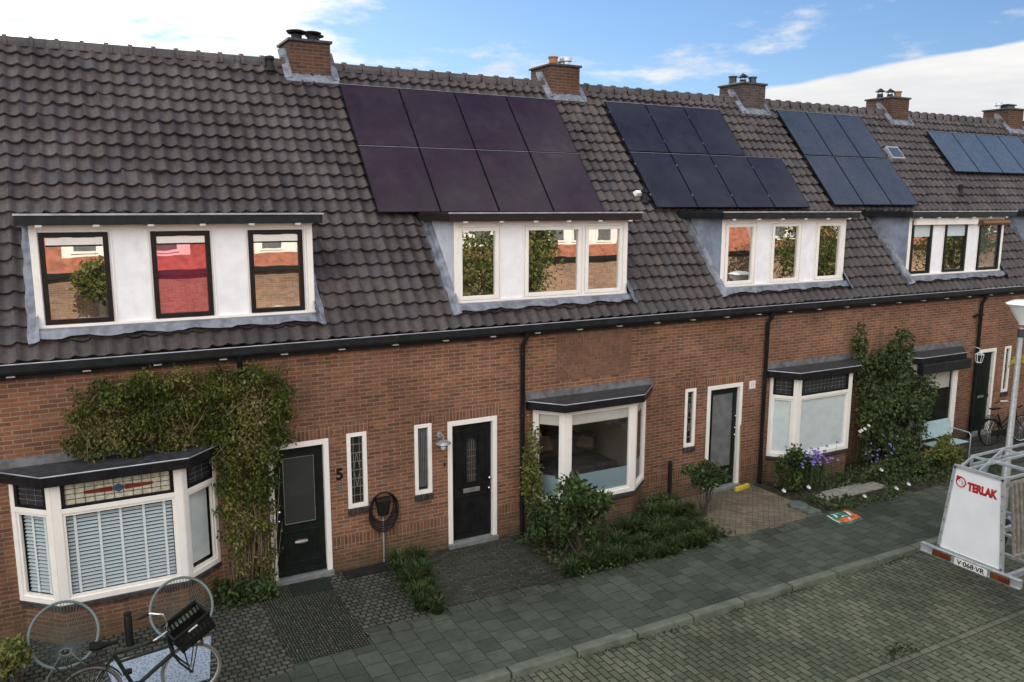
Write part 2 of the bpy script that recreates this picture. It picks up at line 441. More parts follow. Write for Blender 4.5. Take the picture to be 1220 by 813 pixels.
# ------------------------------------------------------------------ ground
def sheet(name, x0, x1, y0, y1, z, mat, nx=1, ny=1, amp=0.):
    m = MB(); 
    for i in range(nx+1):
        for j in range(ny+1):
            m.v.append((x0+(x1-x0)*i/nx, y0+(y1-y0)*j/ny, z+(random.uniform(-amp, amp) if amp else 0)))
    for i in range(nx):
        for j in range(ny):
            a = i*(ny+1)+j; m.f.append((a, a+ny+1, a+ny+2, a+1))
    o = m.build(name, mat); tag(o, kind='structure'); return o
sheet('ground', -600, 600, -600, 600, -.16, 'asphalt')
sheet('road', -30, 70, -9.3, -3.72, -.085, 'road_brick')
sheet('road_line', -30, 70, -6.02, -5.90, -.081, 'road_band')
sheet('pavement', -30, 70, -3.72, -2.15, 0, 'slabs')
sheet('far_pavement', -30, 70, -11, -9.3, 0, 'slabs')
sheet('soil', -30, 70, -2.15, .3, -.012, 'soil')
sheet('far_soil', -30, 70, -15.2, -11, -.01, 'soil')
# front garden surfaces
sheet('entrance_paving', 2.2, 3.26, -2.36, -.0, .009, 'cobble_small')
sheet('sett_paving', 3.27, 4.42, -2.12, -.0, .002, 'setts')
sheet('sett_paving', -1.1, 2.19, -2.5, -.0, .005, 'setts')
sheet('dark_paving', 4.5, 6.62, -2.1, -.0, .004, 'dark_pavers')
sheet('clay_paving', 10.1, 12.5, -2.1, -.0, .004, 'clay_pavers')
sheet('clay_paving', 18.3, 26, -2.1, -.0, .004, 'dark_pavers')
def edging():
    random.seed(8); m = MB(); x = 3.3
    while x < 22:
        if not (3.3 < x < 3.3): y = -2.15-random.uniform(.02, .12); m.hexa([(x+.01, y, -.1), (x+.30, y+random.uniform(-.03, .03), -.1), (x+.30, y+.28, -.1), (x+.01, y+.28, -.1)], [(x+.01, y, .012), (x+.30, y+random.uniform(-.03, .03), .016), (x+.30, y+.25, .012), (x+.01, y+.25, .014)])
        x += .31
    tag(m.build('garden_edging', 'slabs', bevel=.008), kind='structure')
edging()
def kerb():
    m = MB(); x = -30.4
    while x < 60:
        y = -3.86+random.uniform(-.008, .008); z = .012+random.uniform(-.006, .006)
        m.hexa([(x+.012, y-.03, -.2), (x+.985, y-.03, -.2), (x+.985, y+.15, -.2), (x+.012, y+.15, -.2)],
               [(x+.012, y, z), (x+.985, y, z), (x+.985, y+.15, z+.002), (x+.012, y+.15, z+.002)])
        x += 1.0
    tag(m.build('kerb', 'kerbstone', bevel=.014), kind='structure')
    m = MB(); m.box(-30, 60, -11.0+1.55, -11+1.7, -.2, .01); tag(m.build('far_kerb', 'kerbstone', bevel=.01), kind='structure')
kerb()

# ------------------------------------------------------------------ leaves
def leaves(pts, size, mat, name, parent=None, loc=None, droop=.3, aspect=1.7, tone=None, up=None, sizes=None):
    m = MB(); tn = []
    for i, p in enumerate(pts):
        p = Vector(p)
        s = size*random.uniform(.6, 1.3)
        d = Vector((random.gauss(0, 1), random.gauss(0, 1), random.gauss(0, 1)-droop))
        if up: d += Vector(up)
        d.normalize()
        a = Vector((random.gauss(0, 1), random.gauss(0, 1), random.gauss(0, 1))); x = d.cross(a).normalized()
        n = d.cross(x)
        L = s*aspect; w = s*.5
        i0 = len(m.v)
        m.v += [tuple(p), tuple(p+d*L*.45+x*w+n*s*.12), tuple(p+d*L), tuple(p+d*L*.45-x*w+n*s*.12)]
        m.f.append((i0, i0+1, i0+2, i0+3))
        tn.append(tone(p) if tone else min(1, max(0, random.gauss(.45, .25))))
    return m.build(name, mat, parent, loc=loc, tone=tn)
def clumped(center, rad, n, clumps=14, k=.45, flat=1.):
    cs = []
    for _ in range(clumps):
        while True:
            v = Vector([random.uniform(-1, 1) for _ in range(3)])
            if .25 < v.length < 1: break
        cs.append((Vector((center[0]+v.x*rad[0]*(1-k*.6), center[1]+v.y*rad[1]*(1-k*.6), center[2]+v.z*rad[2]*(1-k*.6))), random.uniform(.6, 1.2)))
    pts = []
    for i in range(n):
        c, s = random.choice(cs)
        v = Vector((random.gauss(0, 1), random.gauss(0, 1), random.gauss(0, 1))).normalized()*random.random()**.45*s*k
        pts.append((c.x+v.x*rad[0], c.y+v.y*rad[1], max(.03, c.z+v.z*rad[2])))
    return pts, [c for c, s in cs]
def stems(base, tips, name, parent, r=.012, mat='bark', crook=.06):
    m = MB()
    for t in tips:
        b = Vector(base)+Vector((random.uniform(-.05, .05), random.uniform(-.05, .05), 0)); t = Vector(t)
        mid = (b+t)/2+Vector((random.uniform(-crook, crook), random.uniform(-crook, crook), crook))
        m.tube([b, (b+mid)/2+Vector((random.uniform(-.02, .02),)*3), mid, t], [r, r*.8, r*.6, r*.25], 5)
    return m.build(name, mat, parent, smooth=True)

def grass_clump_mesh(seed, h=.32, n=260, spread=.17):
    random.seed(seed); m = MB(); tn = []
    for i in range(n):
        a = random.uniform(0, 2*math.pi); r = spread*math.sqrt(random.random())*.5
        b = Vector((math.cos(a)*r, math.sin(a)*r, 0)); a2 = a+random.gauss(0, .6)
        o = Vector((math.cos(a2), math.sin(a2), 0)); L = h*random.uniform(.6, 1.2); w = Vector((-o.y, o.x, 0))*.0055
        lean = random.uniform(.25, 1.)
        p1 = b+o*L*.3*lean+Vector((0,0,L*.6)); p2 = b+o*L*.75*lean+Vector((0,0,L*(.95-.4*lean)))
        i0 = len(m.v); m.v += [tuple(b-w), tuple(b+w), tuple(p1+w), tuple(p1-w), tuple(p2)]
        m.f.append((i0, i0+1, i0+2, i0+3)); m.f.append((i0+3, i0+2, i0+4)); t = min(1, max(0, random.gauss(.45, .22))); tn += [t, min(1, t+.3)]
    return m, tn
clump_protos = []
def grass_clumps():
    spots = []
    for k in range(3):
        m, tn = grass_clump_mesh(40+k); o = m.build('grass_clump', 'grass', tone=tn); clump_protos.append(o)
    random.seed(5)
    # tuft island between the two doors
    isl = [(4.42,-.35),(4.6,-.6),(4.35,-.75),(4.55,-.98),(4.3,-1.15),(4.5,-1.35),(4.28,-1.5),(4.45,-1.68),(4.22,-1.8),(4.38,-2.0),(4.7,-.4)]
    front = [(6.75+.33*i+random.uniform(-.06,.06), -1.95+random.uniform(-.1,.1)) for i in range(10)]
    mid = [(7.0+.36*i+random.uniform(-.08,.08), -1.55+random.uniform(-.12,.12)) for i in range(9)]
    back = [(8.5+.38*i+random.uniform(-.08,.08), -1.15+random.uniform(-.15,.15)) for i in range(5)]
    bk2 = [(8.9+.4*i, -.75+random.uniform(-.1,.1)) for i in range(4)]
    allp = [(p, 'tuft of long green grass in the narrow bed between the two left doors', 'grass tufts between the doors') for p in isl]
    allp += [(p, 'tuft of long dark green grass edging the bed below the middle bay window', 'grass tufts edging the middle bed') for p in front+mid+back+bk2]
    used = set()
    for i, (p, lab, grp) in enumerate(allp):
        k = i % 3; o = clump_protos[k]
        if k in used: o = o.copy(); COL.objects.link(o)
        used.add(k)
        o.location = (p[0], p[1], 0); s = random.uniform(.8, 1.25); o.scale = (s, s, s); o.rotation_euler = (0, 0, random.uniform(0, 6))
        tag(o, lab, 'grass', grp)
grass_clumps()

# ------------------------------------------------------------------ front row of houses
def wall_with_holes(m, x0, x1, z0, z1, y, holes, depth=.13):
    xs = sorted(set([x0, x1]+[h[0] for h in holes]+[h[1] for h in holes])); zs = sorted(set([z0, z1]+[h[2] for h in holes]+[h[3] for h in holes]))
    for i in range(len(xs)-1):
        for j in range(len(zs)-1):
            cx, cz = (xs[i]+xs[i+1])/2, (zs[j]+zs[j+1])/2
            if any(h[0] < cx < h[1] and h[2] < cz < h[3] for h in holes): continue
            m.quad((xs[i],y,zs[j]), (xs[i+1],y,zs[j]), (xs[i+1],y,zs[j+1]), (xs[i],y,zs[j+1]))
    for a, b, c, d in holes:
        e = y+depth
        m.quad((a,y,c),(a,y,d),(a,e,d),(a,e,c)); m.quad((b,y,c),(b,e,c),(b,e,d),(b,y,d))
        m.quad((a,y,d),(b,y,d),(b,e,d),(a,e,d)); m.quad((a,y,c),(a,e,c),(b,e,c),(b,y,c))

NT, NR = 26, 22
TW, TC = PW/NT, SMAX/NR
def roof_mesh(x0, nt_=NT, rows=NR, sx=8, slim=None):
    m = MB(); m.uvs = []
    ncol = nt_*sx+1
    rnd = random.Random(int(x0*100))
    jit = {}
    for r in range(rows):
        for q, (fs, fh) in enumerate(((-.09, .030), (-.085, .060), (.3, .042), (.95, .008))):
            for c in range(ncol):
                u = c/sx; ti = min(int(u), nt_-1); fu = u-int(u)
                key = (ti, r)
                if key not in jit: jit[key] = (rnd.gauss(0, .005)+(.012 if rnd.random() < .02 else 0), rnd.gauss(0, .009)-(.03 if rnd.random() < .012 else 0))
                prof = .052*(0.5+0.5*math.cos(2*math.pi*(fu-.04)))**1.9
                jh, js = jit[key]
                h = fh+prof+jh; s = (r+fs)*TC+js
                if slim and slim[0]-.1 < x0+u*TW < slim[1]+.1 and (.29/CS-.13) < s < 2.1: h = .02 - .040*(1-prof/.052)*(1 if q < 2 else 0)
                m.v.append(rp(x0+u*TW, max(-.12, s), h)); m.uvs.append((u+.0001 if fu < .5 else u-.0001, r+.5+(fs-.4)*.5))
    for r in range(rows):
        for q in range(3):
            a = (r*4+q)*ncol; b = a+ncol
            for c in range(ncol-1): m.f.append((a+c, a+c+1, b+c+1, b+c))
        if r < rows-1:
            a = (r*4+3)*ncol; b = (r*4+4)*ncol
            for c in range(ncol-1): m.f.append((a+c, a+c+1, b+c+1, b+c))
    return m

def ridge_mesh(x0, x1, z=ZR+.0, step=.37):
    m = MB(); x = x0
    while x < x1-.01:
        e = min(x+step, x1)
        prof = [(math.cos(t)*.115, math.sin(t)*.10) for t in [math.pi*k/8 for k in range(9)]]
        for (a, b, k) in ((x, e-.06, 1.), (e-.06, e, 1.28)):
            i0 = len(m.v)
            for xx in (a, b):
                for (py, pz) in prof: m.v.append((xx, YR+py*k, z+.01+pz*k))
                m.v.append((xx, YR-.115*k, z-.06)); m.v.append((xx, YR+.115*k, z-.06))
            for j in range(8): m.f.append((i0+j, i0+j+1, i0+11+j+1, i0+11+j))
            m.f.append(tuple(i0+j for j in range(9))[::-1]); m.f.append(tuple(i0+11+j for j in range(9)))
            m.f.append((i0+8, i0+9, i0+20, i0+19)); m.f.append((i0+10, i0, i0+11, i0+21))
        x = e
    return m

def box_frame(m, x0, x1, z0, z1, w, y0, y1):
    m.box(x0, x0+w, y0, y1, z0, z1); m.box(x1-w, x1, y0, y1, z0, z1)
    m.box(x0+w, x1-w, y0, y1, z0, z0+w); m.box(x0+w, x1-w, y0, y1, z1-w, z1)

def slim_window(h, x0, x1, z0, z1, style):
    f = MB(); box_frame(f, x0, x1, z0, z1, .065, -.012, .06); fo = f.build('window_frame', 'white_paint', h, bevel=.004)
    MB().quad((x0+.06,.035,z0+.06),(x1-.06,.035,z0+.06),(x1-.06,.035,z1-.06),(x0+.06,.035,z1-.06)).build('pane', 'glass_dark', fo)
    if style == 'leaded':
        l = MB(); cx = (x0+x1)/2
        for k in range(1, 8):
            z = z0+.06+(z1-z0-.12)*k/8; l.box(x0+.062, x1-.062, .022, .030, z-.005, z+.005)
        for xx in (cx-.05, cx+.05): l.box(xx-.004, xx+.004, .020, .031, z0+.062, z1-.062)
        zm = (z0+z1)/2
        for sgn in (-1, 1):
            l.bar((cx, .020, zm+.28), (cx+sgn*.055, .020, zm), .01); l.bar((cx, .020, zm-.28), (cx+sgn*.055, .020, zm), .01)
        l.build('lead_came', 'steel_letter', fo)
    else:
        l = MB()
        for k in range(6):
            xx = x0+.075+k*(x1-x0-.15)/5; l.box(xx-.009, xx+.009, .026, .032, z0+.12, z1-.07)
        l.build('blind', 'curtain_grey', fo)
    sl = MB(); 
    for k in range(3):
        w = (x1-x0+.03)/3; sl.box(x0-.015+k*w+.006, x0-.015+(k+1)*w-.006, -.035, .05, z0-.105, z0-.003)
    sl.build('sill', 'slate_sill', h, bevel=.006)

def soldier(m, x0, x1, z0, z1): m.box(x0, x1, -.004, .01, z0, z1)

def door(h, x0, x1, style, step=True, label=None):
    z1 = 2.26; f = MB(); w = .085
    f.box(x0, x0+w, -.015, .10, 0.02, z1); f.box(x1-w, x1, -.015, .10, 0.02, z1); f.box(x0+w, x1-w, -.015, .10, z1-w, z1)
    f.build('door_frame', 'white_paint', h, bevel=.004)
    s = MB(); s.box(x0-.01, x1+.01, -.07, .10, -.02, .085); s.build('doorstep', 'stone_step', h, bevel=.01)
    a, b = x0+w+.004, x1-w-.004; zb, zt = .105, z1-w-.004; yd = .055
    col = 'dark_green_paint' if style != 'arch' else 'black_paint'
    d = MB(); d.box(a, b, yd, yd+.045, zb, zt)
    cx = (a+b)/2
    def relief(p, q, r, t, e=.018):
        box_frame(d, p, q, r, t, .028, yd-e, yd)
    if style == 'panel':
        relief(a+.12, b-.12, .92, zt-.13); relief(a+.1, b-.1, .28, .82, .012)
        d.box(a, b, yd-.03, yd, zb, zb+.07)
    elif style == 'arch':
        relief(a+.08, b-.08, .22, .88, .012); relief(a+.08, cx-.14, 1.05, zt-.12, .012); relief(cx+.14, b-.08, 1.05, zt-.12, .012)
        pts = [(cx-.1, 1.12), (cx-.1, 1.78)]+[(cx-.1*math.cos(math.pi*k/8), 1.78+.12*math.sin(math.pi*k/8)) for k in range(1, 8)]+[(cx+.1, 1.78), (cx+.1, 1.12)]
        d.tube([(x, yd-.004, z) for x, z in pts], .011, 6, closed=True)
    elif style == 'glass': pass
    elif style == 'plank':
        for k in range(1, 6):
            xx = a+(b-a)*k/6; d.box(xx-.006, xx+.006, yd-.006, yd, zb, zt-.03)
        d.box(a, b, yd-.02, yd, .95, 1.05)
    do = d.build('front_door', col, h, bevel=.003)
    if style == 'panel':
        MB().box(a+.15, b-.15, yd-.008, yd-.001, .95, zt-.16).build('pane', 'glass_door', do)
        rim = MB(); box_frame(rim, a+.145, b-.145, .945, zt-.155, .008, yd-.022, yd-.006); rim.build('pane_trim', 'steel_letter', do)
        lp = MB(); lp.tube([(cx-.1+.2*k/6, yd-.016, .63) for k in range(7)], [.02, .032, .034, .034, .034, .032, .02], 8); lp.build('letter_plate', 'steel_letter', do, smooth=True)
        kn = MB(); kn.ball((a+.055, yd-.05, 1.18), .03); kn.ball((a+.055, yd-.02, 1.02), .02)
        kn.build('door_handle', 'chrome', do, smooth=True)
    elif style == 'arch':
        g = MB(); g.quad(*[(x, yd-.003, z) for x, z in pts][::-1]); g.build('pane', 'leaded_cream' if False else 'glass_door', do)
        lc = MB()
        for k in range(1, 6): lc.box(cx-.09, cx+.09, yd-.009, yd-.005, 1.12+k*.115-.003, 1.12+k*.115+.003)
        lc.box(cx-.003, cx+.003, yd-.011, yd-.005, 1.12, 1.88); lc.box(cx-.045, cx-.04, yd-.011, yd-.005, 1.12, 1.85); lc.box(cx+.04, cx+.045, yd-.011, yd-.005, 1.12, 1.85)
        lc.build('lead_came', 'brass', do)
        lp = MB(); lp.box(cx-.16, cx+.16, yd-.012, yd, .93, 1.01); lpo = lp.build('letter_plate', 'steel_letter', do, bevel=.004)
        kn = MB(); kn.ball((b-.05, yd-.045, 1.15), .028); kn.ball((b-.05, yd-.02, .96), .022); kn.build('door_handle', 'chrome', do, smooth=True)
    elif style == 'glass':
        MB().box(a+.1, b-.13, yd-.006, yd-.001, .5, zt-.12).build('pane', 'curtain_grey', do)
        rim = MB(); box_frame(rim, a+.09, b-.12, .49, zt-.11, .012, yd-.016, yd-.004); rim.build('pane_trim', 'black_rough', do)
        kn = MB(); kn.ball((b-.055, yd-.035, 1.15), .024); kn.ball((b-.055, yd-.03, 1.3), .02); kn.ball((b-.055, yd-.03, 1.55), .018)
        kn.build('door_handle', 'chrome', do, smooth=True)
    else:
        lp = MB(); lp.box(cx-.14, cx+.12, yd-.028, yd-.02, .98, 1.04); lp.build('letter_plate', 'steel_letter', do)
        kn = MB(); kn.ball((b-.055, yd-.035, 1.5), .02); kn.build('door_handle', 'chrome', do, smooth=True)

def bay(h, WL, FL, FR, WR, style, D=.45, z0=.58, z1=2.30, dtop=.14):
    P = [(WL, 0), (FL, -D), (FR, -D), (WR, 0)]
    # brick base
    def inset(k):  # offset the polygon outward by k
        out = [(P[0][0]-k*1.1, 0.02), (P[1][0]-k*.55, -D-k), (P[2][0]+k*.55, -D-k), (P[3][0]+k*1.1, 0.02)]
        return out
    b = MB(); b.prism(inset(-.02), -.1, z0-.07); b.build('bay_base', 'brick', h)
    b = MB(); b.prism(inset(.035), z0-.07, z0-.003); b.build('bay_sill', 'slate_sill', h, bevel=.006)
    fr = MB(); panes = []
    tr = 1.88 if style in ('leaded', 'net') else None
    FC = []
    for (A, B) in ((P[0], P[1]), (P[1], P[2]), (P[2], P[3])):
        L = math.hypot(B[0]-A[0], B[1]-A[1]); u = ((B[0]-A[0])/L, (B[1]-A[1])/L); n = (u[1], -u[0])
        FC.append(((A, u, n), L))
    pw = .11
    for i, (F, L) in enumerate(FC):
        e0 = pw if i == 1 else (.07 if i == 0 else pw*.75); e1 = pw if i == 1 else (pw*.75 if i == 0 else .07)
        fr.obox(F, 0, e0, -.06, .012, z0, z1); fr.obox(F, L-e1, L, -.06, .012, z0, z1)
        fr.obox(F, e0, L-e1, -.06, .010, z0, z0+.08); 
        if not tr: fr.obox(F, e0, L-e1, -.06, .010, z1-.06, z1)
        if tr: fr.obox(F, e0, L-e1, -.06, .010, tr-.035, tr+.035)
    fo = fr.build('bay_frame', 'white_paint', h, bevel=.005)
    for i, (F, L) in enumerate(FC):
        e0 = pw if i == 1 else (.07 if i == 0 else pw*.75); e1 = pw if i == 1 else (pw*.75 if i == 0 else .07)
        def rect(m, u0, u1, nn, za, zb):
            o, u, n = F
            m.quad(*[(o[0]+u[0]*a+n[0]*nn, o[1]+u[1]*a+n[1]*nn, z) for a, z in ((u0, za), (u1, za), (u1, zb), (u0, zb))])
        zt = tr-.035 if tr else z1-.06
        # inner casement
        cz = MB(); w = .035
        cz.obox(F, e0, e0+w, -.05, -.006, z0+.08, zt); cz.obox(F, L-e1-w, L-e1, -.05, -.006, z0+.08, zt)
        cz.obox(F, e0+w, L-e1-w, -.05, -.006, z0+.08, z0+.08+w); cz.obox(F, e0+w, L-e1-w, -.05, -.006, zt-w, zt)
        cz.build('casement', 'white_paint', fo)
        a, bb, c, d = e0+w, L-e1-w, z0+.08+w, zt-w
        pm = MB(); rect(pm, a, bb, -.03, c, d); pm.build('pane', 'glass_clear', fo)
        if tr:
            # leaded top light in a black frame
            k = MB(); w2 = .05; za, zb = tr+.035, z1-.002
            k.obox(F, e0, e0+w2, -.055, .004, za, zb); k.obox(F, L-e1-w2, L-e1, -.055, .004, za, zb)
            k.obox(F, e0+w2, L-e1-w2, -.055, .004, za, za+w2*.8); k.obox(F, e0+w2, L-e1-w2, -.055, .004, zb-w2*.6, zb)
            ko = k.build('toplight_frame', 'black_paint', fo)
            pm = MB(); rect(pm, e0+w2, L-e1-w2, -.025, za+w2*.8, zb-w2*.6)
            cream = (style == 'leaded' and i == 1)
            pm.build('toplight_pane', 'leaded_cream' if cream else 'glass_door', fo)
            g = MB(); xa, xb = e0+w2, L-e1-w2; zc, zd = za+w2*.8, zb-w2*.6; nv = max(3, int((xb-xa)/.11))
            for q in range(1, nv): g.obox(F, xa+(xb-xa)*q/nv-.003, xa+(xb-xa)*q/nv+.003, -.022, -.016, zc, zd)
            for q in range(1, 4): g.obox(F, xa, xb, -.021, -.015, zc+(zd-zc)*q/4-.003, zc+(zd-zc)*q/4+.003)
            g.build('lead_came', 'lead_came' if cream else 'lead', fo)
            if cream:
                mx = (xa+xb)/2; zm = (zc+zd)/2; o, u, n = F
                def P3(uu, z): return (o[0]+u[0]*uu+n[0]*-.012, o[1]+u[1]*uu+n[1]*-.012, z)
                r_ = MB(); r_.quad(P3(mx-.42, zm-.02), P3(mx-.08, zm-.035), P3(mx-.08, zm+.035), P3(mx-.42, zm+.02)); r_.quad(P3(mx+.08, zm-.035), P3(mx+.42, zm-.02), P3(mx+.42, zm+.02), P3(mx+.08, zm+.035))
                r_.build('stained_strip', 'stained_red', fo)
                r_ = MB(); r_.quad(P3(mx-.1, zm), P3(mx, zm-.06), P3(mx+.1, zm), P3(mx, zm+.06)); r_.build('stained_diamond', 'stained_blue', fo)
        # what hangs behind the glass
        if style == 'leaded' and i < 2:
            s = MB(); n_ = 22
            for q in range(n_):
                z = c+.02+(d-c-.03)*q/(n_-1); o, u, n = F
                p = [(a+.005, -.072, z-.014), (bb-.005, -.072, z-.014), (bb-.005, -.098, z+.013), (a+.005, -.098, z+.013)]
                m3 = [(o[0]+u[0]*x+n[0]*y, o[1]+u[1]*x+n[1]*y, zz) for x, y, zz in p]
                s.hexa(m3, [(x, y, zz+.003) for x, y, zz in m3])
            s.build('blind', 'blind_white', fo)
            s = MB()
            for q in ((.08, .3, .5, .72, .92) if i == 1 else (.35, .8)): s.obox(F, a+(bb-a)*q-.017, a+(bb-a)*q+.017, -.072, -.068, c, d)
            s.build('blind_tape', 'blind_tape', fo)
        elif style == 'leaded':
            s = MB(); s.obox(F, a, bb, -.11, -.1, c+.03, d); s.build('curtain', 'curtain', fo)
        elif style == 'net':
            s = MB(); s.obox(F, a-.01, bb+.01, -.05, -.044, c-.01, d+.01); s.build('curtain', 'curtain', fo)
        elif style == 'open':
            s = MB(); s.obox(F, a-.02, bb+.02, -.075, -.06, d-.20, d+.02); s.build('blind', 'blind_cream', fo)
            s = MB(); s.obox(F, a, bb, -.05, -.04, c, c+.38); s.build('frosted_film', 'frosted', fo)
        elif style == 'awning':
            s = MB(); s.obox(F, a-.02, bb+.02, -.12, -.105, d-.62, d+.02); s.build('blind', 'blind_cream', fo)
    # roof of the bay
    k = .13
    O = [(P[0][0]-k*1.2, .0), (P[1][0]-k*.7, -D-k), (P[2][0]+k*.7, -D-k), (P[3][0]+k*1.2, .0)]
    za, zb = z1+.0, z1+dtop
    r = MB(); r.prism(O, za, zb); rf = r.build('bay_roof', 'black_paint' , h, bevel=.006)
    O2 = [(O[0][0]+.03, -.001), (O[1][0]+.02, O[1][1]+.03), (O[2][0]-.02, O[2][1]+.03), (O[3][0]-.03, -.001)]
    t = MB(); lo = [(x, y, zb+.003) for x, y in O2]; hi = [(O2[0][0]+.0, -.001, zb+.03), (O2[1][0], O2[1][1], zb+.006), (O2[2][0], O2[2][1], zb+.006), (O2[3][0], -.001, zb+.03)]
    t.hexa(lo, hi); t.build('lead_top', 'lead_dark', rf)
    l = MB(); l.tube([(x, y-.004 if y < 0 else y, zb+.004) for x, y in O], .011, 6); l.build('edge_trim', 'zinc', rf)
    up = MB(); up.hexa([(O2[0][0]-.03, -.03, zb+.02), (O2[3][0]+.03, -.03, zb+.02), (O2[3][0]+.03, .002, zb+.02), (O2[0][0]-.03, .002, zb+.02)], [(O2[0][0]-.03, -.008, zb+.15), (O2[3][0]+.03, -.008, zb+.15), (O2[3][0]+.03, .002, zb+.15), (O2[0][0]-.03, .002, zb+.15)]); up.build('upstand', 'lead_grey', rf)
    for (a_, b_) in ((O[0], O[1]), (O[1], O[2]), (O[2], O[3])):
        pass
    if style == 'awning':
        aw = MB(); aw.box(P[1][0]-.1, P[2][0]+.22, -D-k-.06, -D+.0-.02, z1-.24, z1-.004); aw.build('awning_cassette', 'black_rough', rf, bevel=.02)
    # room behind
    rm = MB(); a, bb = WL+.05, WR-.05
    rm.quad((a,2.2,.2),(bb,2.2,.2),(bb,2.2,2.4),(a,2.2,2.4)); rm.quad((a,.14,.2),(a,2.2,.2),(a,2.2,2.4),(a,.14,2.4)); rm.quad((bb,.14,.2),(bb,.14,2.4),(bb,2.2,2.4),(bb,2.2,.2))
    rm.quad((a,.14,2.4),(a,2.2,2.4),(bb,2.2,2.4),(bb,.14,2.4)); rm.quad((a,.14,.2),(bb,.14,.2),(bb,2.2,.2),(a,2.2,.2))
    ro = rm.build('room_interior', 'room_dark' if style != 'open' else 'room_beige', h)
    if style == 'open':
        s = MB(); s.box(FL+.1, FR+.3, .5, 1.4, .2, .85); s.box(FL+.1, FR+.3, 1.2, 1.5, .85, 1.25); s.build('sofa', 'sofa', ro, bevel=.06)
        s = MB(); s.bar((FL+.5, 1.1, 1.05), (FL+.5, 1.3, 1.3), .4, .15); s.bar((FR-.1, 1.1, 1.0), (FR, 1.2, 1.2), .35, .15); s.build('cushion', 'cushion', ro, bevel=.04)
        s = MB(); s.quad((FL-.2, 2.1, .8), (FR+.4, 2.1, .8), (FR+.4, 2.1, 1.0), (FL+.5, 2.1, 1.9), (FL-.2, 2.1, 1.95)); s.build('stair_side', 'sofa', ro)

